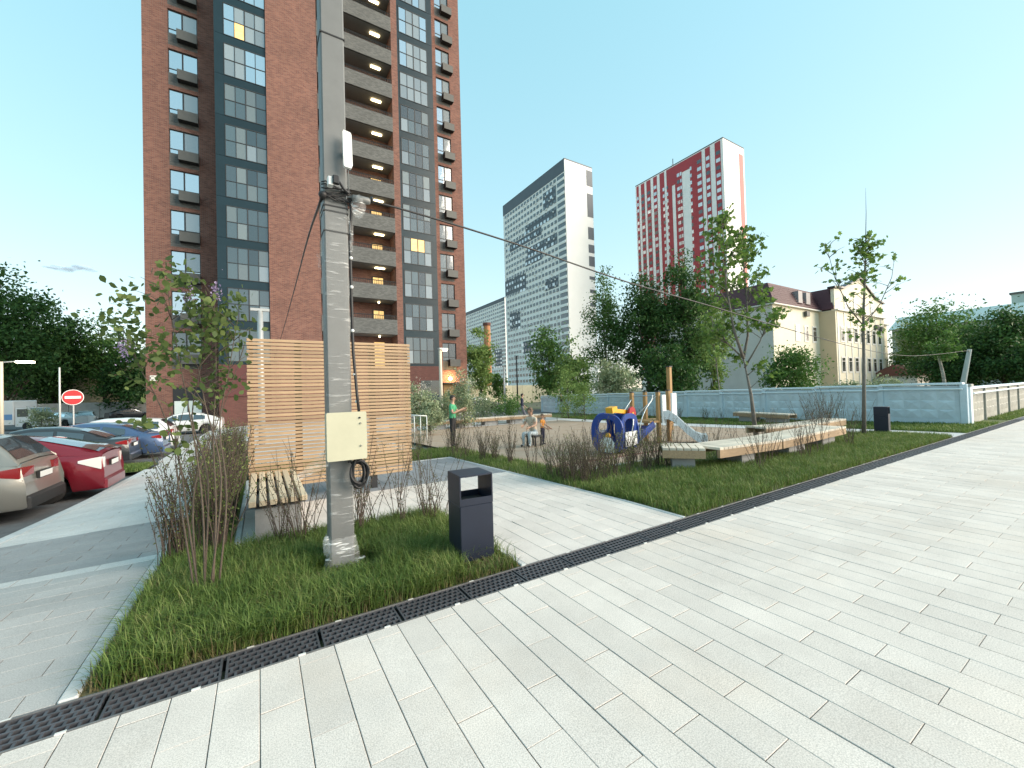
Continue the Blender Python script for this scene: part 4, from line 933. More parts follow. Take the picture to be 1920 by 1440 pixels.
def mansard(u0, u1, v0, v1, z0, z1, ins, mt, name):
    m = MB(); a = [(u0-.3, v0-.3, z0), (u1+.0, v0-.3, z0), (u1+.0, v1, z0), (u0-.3, v1, z0), (u0+ins, v0+ins, z1), (u1, v0+ins, z1), (u1, v1, z1), (u0+ins, v1, z1)]
    m.v = a
    for f in ((0, 3, 2, 1), (4, 5, 6, 7), (0, 1, 5, 4), (1, 2, 6, 5), (2, 3, 7, 6), (3, 0, 4, 7)): m.quadf(list(f))
    return m.build(name, mt, ye, off=yo)
mr_ = mansard(53.6, 66.0, 25.4, 42, 11.45, 14.3, .9, m_mans, 'mansard_roof')
m = MB()
for i in range(9): z = 11.7+i*.29; m.box(53.4+i*.09, 66.0, 25.05+i*.125-.03, 25.05+i*.125, z, z+.05)
tag(m.build('tile_course', m_mans, mr_, off=yo), kind='stuff')
mansard(66.15, 68.9, 23.85, 42, 11.45, 14.4, .5, m_mans, 'side_mansard'); mansard(84.0, 88.9, 24.6, 42, 10.8, 13.2, .8, m_mans_pale, 'pale_mansard')
m = MB(); m.box(53.2, 66.06, 25.0, 42, 11.31, 11.44); m.box(66.11, 83.8, 23.2, 23.5, 11.25, 11.42); m.box(83.81, 89.2, 24.2, 24.6, 10.71, 10.79); m.build('cornice', m_quoin, ye, off=yo)
m = MB(); m.prism([(65.8, 14.25), (69.0, 14.45), (74.8, 16.55), (80.6, 14.05), (84.0, 13.6), (84.0, 13.8), (80.6, 14.3), (74.8, 16.8), (69.0, 14.7), (65.8, 14.5)], 23.3, 24.2, 'y'); m.build('gable_coping', m_frame, ye, off=yo)
yw = MB(); yw.box(-.08, 1.13, .0, .05, -.12, 2.12); ywf = yw.mesh('window', m_quoin)
yp = MB(); yp.box(.08, .49, -.02, -.002, .1, 1.45); yp.box(.56, .97, -.02, -.002, .1, 1.45); yp.box(.08, .97, -.02, -.002, 1.53, 1.95); ypm = yp.mesh('pane', m_dk_win)
def ywin(u, z, v): f = inst('window', ywf, ye, (u-yo[0], v-.06-yo[1], z-yo[2])); inst('pane', ypm, f)
for u in (59.2, 61.6, 64.0):
    ywin(u, 7.1, 25.4); ywin(u, 2.9, 25.4)
for i in range(7):
    ywin(67.5+2.25*i, 7.1, 23.5); ywin(67.5+2.25*i, 2.9, 23.5)
for u in (69.2, 72.4, 75.6, 78.6): ywin(u, 11.55, 23.55)
for u in (59.9, 62.1):
    m = MB(); m.box(u, u+1.1, 25.2, 26.2, 12.0, 13.6); m.build('dormer', mat('dormer_grey', (.30, .28, .29), .6), ye, off=yo)
for u, z in ((61.6, 10.4), (79.6, 9.4), (81.4, 9.2)):
    m = MB(); v = 25.35 if u < 66 else 23.45; m.bbox(u, u+.9, v-.35, v, z, z+.65, .02); m.build('ac_unit', m_ac, ye, off=yo)
m = MB()
for i in range(8): u = 66.5+2.25*i; m.box(u, u+.28, 23.44, 23.49, 0, 11.1)
tag(m.build('pilaster_strip', m_quoin, ye, off=yo), kind='stuff')
# small red roofed house, distant grey blocks
sh = thing('small_house', 'small white house with a red pitched roof right of the cream building', 'house', ground_at(1690, 62)); so = tuple(sh.location)
m = MB(); m.box(so[0]-3, so[0]+3, so[1]-2.5, so[1]+2.5, so[2], 2.2); m.build('wall', m_quoin, sh, off=so)
m = MB(); m.prism([(so[1]-3, 2.2), (so[1]+3, 2.2), (so[1], 3.9)], so[0]-3.4, so[0]+2.6, 'x'); m.build('roof', mat('red_tin_roof', (.17, .06, .045), .6, var=.1), sh, off=so)
m_panel = mat('grey_panel_block', (.36, .38, .37), .8, var=.1, vscale=.5)
m_mint = mat('pale_green_roof', (.40, .50, .49), .5, var=.05)
def far_block(label, u0, u1, v0, v1, z1, nu, nz, mt, roofh=0, roofm=None, name='panel_block'):
    o = thing(name, label, 'building', (u0, v0, -.5)); of = (u0, v0, -.5)
    m = MB(); m.box(u0, u1, v0, v1, -.5, z1); m.build('wall', mt, o, off=of)
    if roofh: m = MB(); m.prism([(v0-.4, z1+.01), (v1+.4, z1+.01), ((v0+v1)/2, z1+roofh)], u0-.4, u1+.4, 'x'); m.build('roof', roofm, o, off=of)
    else: m = MB(); m.box(u0-.2, u1+.2, v0-.2, v1+.2, z1+.01, z1+.4); m.build('roof', roofm or m_slab, o, off=of)
    wf = MB(); wf.box(0, 1.4, -.05, .0, 0, 1.5); wf = wf.mesh('window', m_dk_win)
    for k in range(nz):
        for i in range(nu): inst('window', wf, o, ((i+.35)*(u1-u0)/nu, -.002, 1.5+k*2.9))
    for i in range(0, nu, 3):
        for k in range(1, nz): m = MB(); m.box(u0+(i+.2)*(u1-u0)/nu, u0+(i+1.2)*(u1-u0)/nu, v0-1.0, v0-.06, k*2.9+.7, k*2.9+1.6); m.build('balcony', m_quoin, o, off=of)
    return o
lb_ = thing('panel_block', 'long grey five storey block with pale green roof behind the right hand trees', 'building', (115, 5, -.5)); of = (115, 5, -.5)
m = MB(); m.box(115, 127, 5, 31, -.5, 12.3); m.build('wall', m_panel, lb_, off=of)
m = MB(); m.prism([(114.3, 12.31), (127.7, 12.31), (121, 15.4)], 4.6, 31.4, 'y'); m.build('roof', m_mint, lb_, off=of)
wf = MB(); wf.box(-.06, 0, 0, 1.3, 0, 1.45); wf = wf.mesh('window', m_dk_win); bf = MB(); bf.box(-1.0, -.07, 0, 2.2, 0, .9); bf = bf.mesh('balcony', m_quoin)
for k in range(4):
    for i in range(9):
        inst('window', wf, lb_, (-.002, 1.0+i*2.8, 1.8+k*2.8))
        if i % 3 == 1: inst('balcony', bf, lb_, (-.002, 2.5+i*2.8, 1.2+k*2.8))
for i in range(3):
    m = MB(); m.box(116.5, 118, 8+i*7, 9.4+i*7, 13.0, 14.1); m.build('roof_dormer', m_quoin, lb_, off=of)
m = MB(); mb2 = thing('mint_block', 'pale mint block showing above the right edge trees', 'building', (170, 10, -.5)); of = (170, 10, -.5)
m.box(170, 190, 2, 21.6, -.5, 23.4); m.build('wall', mat('mint_render', (.45, .55, .52), .8, var=.06, vscale=.3), mb2, off=of); m = MB(); m.box(169.7, 190.3, 1.7, 21.9, 23.41, 23.9); m.build('roof', m_slab, mb2, off=of)
# low yellow building and walls on the left, construction hoarding in the middle
lo = thing('low_building', 'long low yellowish building behind the parked cars', 'building', (-22, 84, -.5)); of = (-22, 84, -.5)
m = MB(); m.box(-30, 2, 84, 94, -.5, 8.2); m.build('wall', mat('straw_render', (.42, .38, .26), .8, var=.08), lo, off=of)
m = MB(); m.box(-30.5, 2.5, 83.4, 94.4, 8.21, 8.9); m.build('roof', mat('drab_roof', (.22, .22, .17), .8), lo, off=of)
bwl = thing('boundary_wall', 'weathered concrete boundary wall behind the parked cars', 'wall', (-20, 77, -.5)); of = (-20, 77, -.5)
pmw = MB(); pmw.bbox(-1.48, 1.48, -.08, .08, 0, 2.1, .03); pmw = pmw.mesh('wall_panel', m_concrete)
for i in range(16): inst('wall_panel', pmw, bwl, (-26+3*i+20, 0, 0))
hoard = thing('site_hoarding', 'cream panelled site hoarding beyond the playground', 'fence', (30, 58, -.5)); of = (30, 58, -.5)
pmh = MB(); pmh.box(-.98, .98, -.05, .05, 0, 3.0); pmh = pmh.mesh('hoarding_panel', mat('cream_sheet', (.62, .56, .40), .6, var=.08, rnd=.1))
for i in range(9): inst('hoarding_panel', pmh, hoard, (-1+2*i, 0, 0))
chim = thing('brick_chimney', 'slim orange brick chimney rising behind the tree by the tower', 'chimney', ground_at(916, 105)); of = tuple(chim.location)
m = MB(); m.lathe([(1.0, of[2]), (.9, 17), (.85, 18.6)], (of[0], of[1], 0), n=10); m.build('stack', brick_mat('orange_brick', (.45, .17, .06), (.5, .22, .09), (.3, .2, .15)), chim, off=of)
m = MB(); m.lathe([(1.05, 18.61), (1.05, 19.3)], (of[0], of[1], 0), n=10); m.build('cap', m_brick_dark, chim, off=of)
# ---------------------------------------------------------------- concrete panel fence
m_fence = mat('pale_blue_painted_concrete', (.52, .63, .70), .75, var=.14, vscale=1.6, rnd=.05, bump=.2)
m_fence_grey = mat('grey_fence_concrete', (.35, .345, .31), .85, var=.2, vscale=1.6, rnd=.06, bump=.25)
m_fence_cap = mat('pale_blue_coping', (.62, .71, .76), .6, var=.06, vscale=2)
def panel_mesh(w, h, mt):
    """flat slab with a field of shallow pyramids in rows, as cast fence panels have"""
    m = MB(); m.box(-w/2, w/2, 0, .10, 0, h); nx, nz = max(4, int(w/.75)), 3; mx, z0, z1 = .14, .22, h-.2
    cw, chh = (w-2*mx)/nx, (z1-z0)/nz
    for i in range(nx):
        for j in range(nz):
            a, b, c, d = -w/2+mx+i*cw, -w/2+mx+(i+1)*cw, z0+j*chh, z0+(j+1)*chh; n = len(m.v)
            m.v += [(a, -.001, c), (b, -.001, c), (b, -.001, d), (a, -.001, d), ((a+b)/2, -.04, (c+d)/2+.08)]
            for f in ((0, 1, 4), (1, 2, 4), (2, 3, 4), (3, 0, 4)): m.quadf([n+q for q in f])
    return m.mesh('fence_panel', mt)
def panel_fence(name, label, A, B, n, h, mt, capm, extra=True):
    A, B = Vector(A), Vector(B); d = (B-A).to_2d(); Ln = d.length; w = Ln/n; ang = math.atan2(d.y, d.x)
    o = thing(name, label, 'fence', A); pm = panel_mesh(w-.16, h, mt)
    post = MB(); post.bbox(-.09, .09, -.06, .14, -.2, h+.02, .012); post = post.mesh('fence_post', mt)
    cap = MB(); cap.bbox(-w/2, w/2, -.10, .16, h+.025, h+.10, .02); cap = cap.mesh('coping', capm)
    tub = MB(); tub.tube([(-w/2, -.13, h-.12), (w/2, -.13, h-.12)], .035, 6); tub = tub.mesh('rail_pipe', capm)
    for i in range(n+1):
        t = i/n; p = A.lerp(B, t)-A; inst('fence_post', post, o, p, ang)
        if i < n:
            p = A.lerp(B, (i+.5)/n)-A; inst('fence_panel', pm, o, p, ang)
            if extra: inst('coping', cap, o, p, ang); inst('rail_pipe', tub, o, p, ang)
    return o
FC = G(1810, 797); F2 = G(1340, 786); F3 = G(1015, 772)
dirf = (F3-FC); FE = FC+dirf*1.0
FA = (FC[0]+dirf[0]*.995, FC[1]+dirf[1]*.995, terr(FE[0], FE[1])-.02)
panel_fence('concrete_fence', 'pale blue painted concrete panel fence behind the playground', FA, (FC[0], FC[1], -.02), 12, 1.38, m_fence, m_fence_cap)
panel_fence('concrete_fence', 'weathered grey concrete panel fence at the right edge', (FC[0]+.5, FC[1]-.0, -.02), (FC[0]+30, 4.4, -.02), 11, 1.2, m_fence_grey, m_fence_cap)
gp = thing('gate_pillar', 'white painted concrete pillar at the fence corner', 'pillar', (FC[0]+.22, FC[1]-.02, -.02)); 
m = MB(); m.bbox(-.14, .14, -.12, .12, -.1, 1.32, .02); m.build('pillar_shaft', m_fence_cap, gp); m = MB(); m.bbox(-.17, .17, -.15, .15, 1.325, 1.40, .02); m.build('pillar_cap', m_fence_grey, gp)
lp = thing('leaning_pole', 'pale concrete pole leaning behind the fence corner', 'pole', tuple(atz(1798, 762, 30)))
l0 = Vector(tuple(atz(1798, 762, 30))); l1 = Vector(tuple(atz(1818, 655, 30)))
m = MB(); m.tube([l0, l1], [.19, .13], 10); m.build('pole_shaft', mat('pale_pole_concrete', (.42, .44, .42), .85, var=.1), lp, off=tuple(l0))
m = MB(); q = l1-(l1-l0).normalized()*.12; m.obb(q, (1, 0, 0), (0, 1, 0), (0, 0, 1), .3, .04, .04); m.build('crossarm', m_fence_grey, lp, off=tuple(l0))
# ================================================================ VEGETATION
m_bark = mat('bark_brown', (.085, .065, .05), .9, var=.3, vscale=8, bump=.5, bscale=30)
m_bark_grey = mat('bark_grey', (.15, .14, .125), .9, var=.3, vscale=10, bump=.4, bscale=40)
m_birch = mat('birch_bark', (.55, .53, .48), .8, var=.5, vscale=4, stretch=(1, 1, 5), col2=(.12, .11, .10))
m_twig = mat('twig_bark', (.085, .060, .048), .85, var=.3, vscale=10)
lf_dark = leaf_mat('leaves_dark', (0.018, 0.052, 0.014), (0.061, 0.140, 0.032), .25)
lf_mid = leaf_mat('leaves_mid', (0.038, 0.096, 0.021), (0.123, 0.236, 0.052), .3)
lf_light = leaf_mat('leaves_light', (0.079, 0.149, 0.038), (0.228, 0.333, 0.096), .35)
lf_grey = leaf_mat('leaves_grey_green', (0.123, 0.175, 0.088), (0.350, 0.403, 0.245), .3)
lf_maple = leaf_mat('leaves_maple', (0.044, 0.105, 0.021), (0.175, 0.280, 0.061), .4)
lf_lilac = leaf_mat('leaves_lilac', (0.045, 0.085, 0.024), (0.16, 0.21, 0.065), .4)
lf_twig = leaf_mat('leaves_bronze', (0.052, 0.049, 0.028), (0.140, 0.149, 0.061), .3)
lf_twig_g = leaf_mat('leaves_young_green', (0.088, 0.131, 0.035), (0.228, 0.280, 0.088), .3)
lf_bloom = leaf_mat('blossom_cream', (.55, .53, .45), (.75, .73, .65), .3)
lf_lilacbloom = leaf_mat('blossom_lilac', (.20, .15, .30), (.38, .31, .48), .3)
def leaf_cloud(C, size, r, shape='quad', flat=0.):
    """C: leaf centres (N,3) -> verts, faces; every leaf is its own small face"""
    n = len(C); sz = size*(.6+.8*r.random(n))
    a = r.normal(0, 1, (n, 3)); a[:, 2] *= (1-flat); a /= np.linalg.norm(a, axis=1)[:, None]
    b = r.normal(0, 1, (n, 3)); b -= (b*a).sum(1)[:, None]*a; b /= np.linalg.norm(b, axis=1)[:, None]
    if shape == 'quad': pts = [(0, -1), (.55, -.1), (0, 1), (-.55, -.1)]
    elif shape == 'oval': pts = [(0, -1), (.6, -.45), (.62, .2), (0, 1), (-.62, .2), (-.6, -.45)]
    else: pts = [(0, -1), (.28, -.62), (.95, -.45), (.62, -.05), (1.0, .45), (.38, .42), (0, 1.1), (-.38, .42), (-1.0, .45), (-.62, -.05), (-.95, -.45), (-.28, -.62)]
    V = np.stack([C+(b*p[0]+a*p[1])*sz[:, None]*.5 for p in pts], 1).reshape(-1, 3); k = len(pts)
    return V, np.arange(n*k, dtype=np.int32).reshape(n, k)
def crown_centres(r, n, R, H, z0, clumps, shape=1.0, drop=0.):
    """leaf centres in clumps spread through an uneven crown volume"""
    d = r.normal(0, 1, (clumps, 3)); d /= np.linalg.norm(d, axis=1)[:, None]
    rad_ = (r.random(clumps)**.45)*(.72+.38*r.random(clumps))
    c = d*rad_[:, None]; t = (c[:, 2]+1)/2; wid = np.where(t > .5, 1-(t-.5)*shape*.9, 1-(.5-t)*.5)
    c[:, 0] *= R*wid; c[:, 1] *= R*wid; c[:, 2] = z0+(c[:, 2]+1)/2*H
    k = r.integers(0, clumps, n); s = R*(.10+.14*r.random(clumps))
    p = c[k]+r.normal(0, 1, (n, 3))*s[k][:, None]*np.array([1, 1, .75]); p[:, 2] -= drop*np.abs(r.normal(0, 1, n))
    return p, c
def tree(name, label, loc, H, R, z0, lm, n=7000, ls=.28, seed=1, clumps=70, bark=m_bark, tr=.14, lean=(0, 0), shape=1.0, drop=0., group=None, cat='tree'):
    r = np.random.default_rng(seed); rr = random.Random(seed)
    o = thing(name, label, cat, loc, 0, group)
    P, C = crown_centres(r, n, R, H-z0, z0, clumps, shape, drop); P[:, 0] += lean[0]*(P[:, 2]/H); P[:, 1] += lean[1]*(P[:, 2]/H)
    m = MB(); top = H*.86; pts = []; rads = []
    for i in range(7):
        t = i/6; pts.append((lean[0]*t+rr.uniform(-1, 1)*R*.04*i**.5, lean[1]*t+rr.uniform(-1, 1)*R*.04*i**.5, -.1+t*top)); rads.append(tr*(1-.85*t))
    m.tube(pts, rads, 7)
    idx = r.choice(len(C), min(18, len(C)), replace=False)
    for q in idx:
        e = Vector(C[q])+Vector((lean[0]*C[q][2]/H, lean[1]*C[q][2]/H, 0)); zt = max(z0*.55, e.z-rr.uniform(.15, .35)*(H-z0)); t = max(0, min(.95, (zt+.1)/top)); j = int(t*6); f = t*6-j
        s = Vector(pts[j]).lerp(Vector(pts[min(6, j+1)]), f); mid = s.lerp(e, .5)+Vector((0, 0, rr.uniform(0, .08)*H)); m.tube([s, mid, e], [tr*.34*(1-t*.6), tr*.2*(1-t*.6), tr*.05], 4)
    m.build('trunk', bark, o, smooth=True)
    V, F = leaf_cloud(P, ls, r); ob = link(bpy.data.objects.new('crown', mesh_np('crown', V, F, lm))); ob.parent = o
    return o
def px_tree(name, label, x, ytop, Z, hw, zf, lm, **k):
    """tree standing at view depth Z below pixel column x; its top reaches pixel row ytop"""
    g = ground_at(x, Z); H = atz(x, ytop, Z)[2]-g[2]; R = hw*Z/FPX
    return tree(name, label, g, H, R, H*zf, lm, **k)
# --- left side, behind the car park
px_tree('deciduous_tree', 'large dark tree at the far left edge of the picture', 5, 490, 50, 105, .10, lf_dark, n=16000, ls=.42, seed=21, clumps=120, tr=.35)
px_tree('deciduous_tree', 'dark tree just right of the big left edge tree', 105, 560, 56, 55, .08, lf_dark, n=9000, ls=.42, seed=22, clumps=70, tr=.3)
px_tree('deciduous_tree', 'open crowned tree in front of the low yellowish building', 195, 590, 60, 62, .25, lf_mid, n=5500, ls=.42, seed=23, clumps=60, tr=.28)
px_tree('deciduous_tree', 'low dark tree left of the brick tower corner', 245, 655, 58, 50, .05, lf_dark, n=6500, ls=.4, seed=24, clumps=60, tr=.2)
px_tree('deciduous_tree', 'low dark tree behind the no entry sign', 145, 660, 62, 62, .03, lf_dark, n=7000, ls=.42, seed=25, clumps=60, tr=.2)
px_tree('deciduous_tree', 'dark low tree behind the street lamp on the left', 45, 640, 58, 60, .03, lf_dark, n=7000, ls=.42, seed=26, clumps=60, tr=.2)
# --- behind the tower corner
px_tree('deciduous_tree', 'pale leaved tree right beside the brick tower', 903, 618, 62, 34, .12, lf_light, n=5000, ls=.40, seed=31, clumps=55, tr=.2)
px_tree('deciduous_tree', 'small tree in front of the cream hoarding', 935, 690, 48, 20, .15, lf_mid, n=1800, ls=.25, seed=32, clumps=30, tr=.1)
# --- middle group behind the blue fence
px_tree('deciduous_tree', 'bushy tree at the left end of the blue fence', 1030, 605, 42, 44, .05, lf_mid, n=5500, ls=.27, seed=41, clumps=70, tr=.15)
px_tree('deciduous_tree', 'feathery light green tree left of the birch', 1075, 640, 38, 40, .03, lf_light, n=5000, ls=.25, seed=42, clumps=60, tr=.12)
px_tree('birch_tree', 'birch with drooping crown at the left of the tree group', 1138, 510, 45, 46, .16, lf_mid, n=8500, ls=.24, seed=43, clumps=90, bark=m_birch, tr=.16, shape=1.3, drop=.5)
px_tree('deciduous_tree', 'dense dark tree in the middle of the group', 1215, 495, 42, 66, .08, lf_dark, n=14000, ls=.28, seed=44, clumps=120, tr=.25)
px_tree('deciduous_tree', 'dark tree on the right side of the group', 1290, 475, 40, 58, .10, lf_dark, n=12000, ls=.28, seed=45, clumps=110, tr=.25)
px_tree('deciduous_tree', 'grey green bush tree behind the play helicopter', 1155, 660, 33, 42, .02, lf_grey, n=4500, ls=.22, seed=46, clumps=60, tr=.1)
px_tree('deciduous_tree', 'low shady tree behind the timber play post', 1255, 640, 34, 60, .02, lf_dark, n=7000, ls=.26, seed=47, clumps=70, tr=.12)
px_tree('deciduous_tree', 'light leafy tree just left of the cream building', 1338, 560, 36, 38, .08, lf_light, n=5000, ls=.24, seed=48, clumps=60, tr=.12)
px_tree('deciduous_tree', 'round green bush before the cream building wall', 1487, 652, 36, 50, .02, lf_mid, n=7000, ls=.22, seed=49, clumps=70, tr=.1)
px_tree('flowering_shrub', 'greyish shrub top showing above the fence left of the red house', 1655, 702, 30, 36, .0, lf_grey, n=2200, ls=.17, seed=50, clumps=40, tr=.05, cat='shrub')
px_tree('flowering_shrub', 'greyish shrub top above the fence below the cream gable', 1588, 706, 30, 30, .0, lf_grey, n=1800, ls=.17, seed=51, clumps=40, tr=.05, cat='shrub')
# --- right side
px_tree('deciduous_tree', 'tall mid green tree right of the small red roofed house', 1765, 560, 62, 66, .10, lf_mid, n=10000, ls=.36, seed=61, clumps=95, tr=.28)
px_tree('deciduous_tree', 'grey green tree close to the cream building right end', 1715, 600, 70, 42, .08, lf_grey, n=5000, ls=.38, seed=62, clumps=55, tr=.2)
px_tree('deciduous_tree', 'large dark tree at the right edge of the picture', 1885, 585, 46, 70, .06, lf_dark, n=12000, ls=.34, seed=63, clumps=100, tr=.25)
px_tree('deciduous_tree', 'dark tree behind the leaning concrete pole', 1815, 610, 55, 50, .04, lf_dark, n=8500, ls=.36, seed=64, clumps=80, tr=.2)
px_tree('deciduous_tree', 'low bright green tree behind the small red roofed house', 1705, 655, 66, 34, .02, lf_mid, n=4000, ls=.34, seed=65, clumps=45, tr=.15)
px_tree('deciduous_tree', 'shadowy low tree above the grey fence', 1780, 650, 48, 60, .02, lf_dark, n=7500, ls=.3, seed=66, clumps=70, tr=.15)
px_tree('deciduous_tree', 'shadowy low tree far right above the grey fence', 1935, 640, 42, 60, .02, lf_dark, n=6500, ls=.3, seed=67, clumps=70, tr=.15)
bt = thing('birch_tree', 'thin leaning birch trunk before the dark right hand trees', 'tree', ground_at(1772, 40)); of = tuple(bt.location)
m = MB(); m.tube([tuple(atz(1775, 745, 40)), tuple(atz(1768, 700, 40)), tuple(atz(1760, 668, 40)), tuple(atz(1757, 640, 40))], [.16, .13, .1, .06], 7); m.build('trunk', m_birch, bt, smooth=True, off=of)
P, C = crown_centres(np.random.default_rng(5), 1500, 1.3, 3.4, 3.2, 30); V, F = leaf_cloud(P, .22, np.random.default_rng(6)); ob = link(bpy.data.objects.new('crown', mesh_np('crown', V, F, lf_mid))); ob.parent = bt; ob.location = (-.6, -.3, 0)
# --- shrubs near the tower base and around the playground
def shrub(label, x, ytop, Z, hw, lm, n, ls, seed, bloom=0, zf=.02):
    o = px_tree('flowering_shrub' if bloom else 'leafy_shrub', label, x, ytop, Z, hw, zf, lm, n=n, ls=ls, seed=seed, clumps=45, tr=.03, cat='shrub')
    if bloom:
        g = ground_at(x, Z); H = atz(x, ytop, Z)[2]-g[2]; r = np.random.default_rng(seed+1); P, C = crown_centres(r, bloom, hw*Z/FPX*1.05, H, H*.15, 22); P[:, 2] += .05
        V, F = leaf_cloud(P, ls*.6, r); ob = link(bpy.data.objects.new('blossom', mesh_np('blossom', V, F, lf_bloom))); ob.parent = o
    return o
shrub('flowering shrub right behind the slatted screen edge', 790, 712, 21, 32, lf_grey, 4500, .10, 71, 500)
shrub('flowering shrub between the lamp post and the green shirted person', 868, 700, 22, 34, lf_grey, 4500, .10, 72, 450)
shrub('grey green shrub below the wall lamp', 838, 735, 24, 26, lf_grey, 3000, .10, 73)
shrub('leafy shrub left of the lamp post foot', 805, 745, 18.5, 26, lf_grey, 3000, .09, 74)
shrub('loose green shrub before the cream hoarding', 955, 735, 26, 34, lf_mid, 2500, .10, 75, 120)
shrub('pale shrub behind the walking dark figure', 905, 735, 27, 36, lf_grey, 3000, .10, 76, 150)
shrub('pale green shrub at the near end of the blue fence', 1065, 690, 27, 34, lf_light, 3000, .10, 77)
shrub('small leafy shrub before the fence by the play helicopter', 1095, 715, 24, 26, lf_light, 2200, .09, 78)
shrub('small pale shrub in front of the white van', 78, 760, 36, 26, lf_grey, 2200, .14, 79, 150)
# --- young maples with single leaves
def young_tree(name, label, base, stems, n, ls, seed, lm, spread, bark=m_bark_grey, shape='maple', start=.35, flat=.0):
    """stems: list of (points, r0): leaves hang in small groups along side twigs"""
    r = np.random.default_rng(seed); rr = random.Random(seed); o = thing(name, label, 'tree', base); m = MB(); C = []
    for pts, r0, twigs in stems:
        P = [Vector(p) for p in pts]; m.tube(P, [r0*(1-.8*i/(len(P)-1)) for i in range(len(P))], 7)
        for _ in range(twigs):
            t = start+(1-start)*rr.random(); j = min(len(P)-2, int(t*(len(P)-1))); f = t*(len(P)-1)-j; s = P[j].lerp(P[j+1], f)
            Ld = spread*(1.15-.75*t)*rr.uniform(.5, 1.2); az = rr.uniform(0, 6.283); e = s+Vector((math.cos(az)*Ld, math.sin(az)*Ld, Ld*rr.uniform(.35, .95)))
            mid = s.lerp(e, .5)+Vector((0, 0, .04)); m.tube([s, mid, e], [.012, .008, .003], 4)
            for k in range(max(1, int(n))):
                q = mid.lerp(e, rr.random()*1.1); C.append((q.x+rr.gauss(0, .09), q.y+rr.gauss(0, .09), q.z+rr.gauss(-.03, .07)))
    m.build('trunk', bark, o, smooth=True, off=base)
    C = np.array(C)-np.array(base); V, F = leaf_cloud(C, ls, r, shape, flat); ob = link(bpy.data.objects.new('crown', mesh_np('crown', V, F, lm))); ob.parent = o
    return o
def pxp(x, y, Z): return tuple(atz(x, y, Z))
b1 = tuple(G(1418, 822)); Z1 = proj(b1)[2]
young_tree('maple_tree', 'young maple with forked trunk in front of the blue fence', b1, [
    ([b1, pxp(1408, 740, Z1), pxp(1394, 672, Z1)], .075, 5),
    ([pxp(1394, 672, Z1), pxp(1376, 620, Z1-.2), pxp(1362, 540, Z1-.3), pxp(1358, 470, Z1-.3), pxp(1352, 405, Z1-.3)], .045, 46),
    ([pxp(1394, 672, Z1), pxp(1402, 630, Z1+.2), pxp(1400, 560, Z1+.2), pxp(1393, 480, Z1+.2), pxp(1385, 430, Z1)], .042, 34),
    ([pxp(1394, 672, Z1), pxp(1360, 640, Z1), pxp(1325, 585, Z1+.3)], .03, 18), ([pxp(1396, 690, Z1), pxp(1425, 640, Z1-.4), pxp(1445, 590, Z1-.6)], .028, 14)], 17, .125, 5, lf_maple, 1.0)
b2 = tuple(G(1620, 818)); Z2 = proj(b2)[2]
young_tree('maple_tree', 'slender young tree with sparse leaves beside the far bin', b2, [
    ([b2, pxp(1620, 720, Z2), pxp(1619, 600, Z2), pxp(1622, 500, Z2), pxp(1623, 455, Z2)], .055, 64), ([pxp(1623, 455, Z2), pxp(1624, 400, Z2), pxp(1623, 352, Z2)], .012, 0),
    ([pxp(1618, 610, Z2), pxp(1590, 575, Z2), pxp(1565, 520, Z2), pxp(1548, 455, Z2)], .02, 12),
    ([pxp(1620, 610, Z2), pxp(1650, 570, Z2+.3), pxp(1672, 520, Z2+.5), pxp(1678, 478, Z2+.5)], .018, 5)], 6, .125, 6, lf_maple, .62, start=.42, flat=.75)
b3 = tuple(G(1352, 783)); Z3 = proj(b3)[2]
young_tree('maple_tree', 'small thin sapling on the lawn strip before the blue fence', b3, [
    ([b3, pxp(1350, 740, Z3), pxp(1344, 690, Z3), pxp(1338, 640, Z3), pxp(1335, 590, Z3)], .045, 34)], 8, .19, 7, lf_light, .9, start=.5)
# --- lilac at the left of the lawn
lb = (-.38, 4.08, base_z(4.08)-.01)
def lp_(x, y, v): return tuple(atv(x, y, v))
ST = [[(385, 1135, 4.06), (380, 950, 4.2), (365, 830, 4.35), (345, 720, 4.45), (322, 600, 4.5), (312, 515, 4.55)],
      [(398, 1130, 4.08), (405, 960, 4.2), (400, 820, 4.3), (405, 700, 4.35), (402, 560, 4.4)],
      [(374, 1122, 4.1), (350, 960, 4.3), (335, 860, 4.5), (300, 760, 4.6), (258, 680, 4.7), (238, 605, 4.8)],
      [(408, 1122, 4.1), (425, 930, 4.2), (412, 800, 4.3), (430, 690, 4.35), (447, 590, 4.4)],
      [(382, 1125, 4.09), (390, 900, 4.3), (360, 780, 4.5), (382, 640, 4.6), (345, 555, 4.7)],
      [(366, 1118, 4.12), (347, 1000, 4.25), (335, 920, 4.4), (330, 830, 4.5), (352, 740, 4.6)],
      [(392, 1128, 4.07), (415, 900, 4.1), (385, 760, 4.2), (372, 690, 4.3)], [(370, 1118, 4.15), (362, 940, 4.3), (385, 850, 4.5), (420, 760, 4.6), (458, 650, 4.7)]]
LS = .056
li = thing('lilac_shrub', 'tall bare stemmed lilac with leafy tops at the left of the lawn', 'shrub', lb); rr = random.Random(9); LC = []
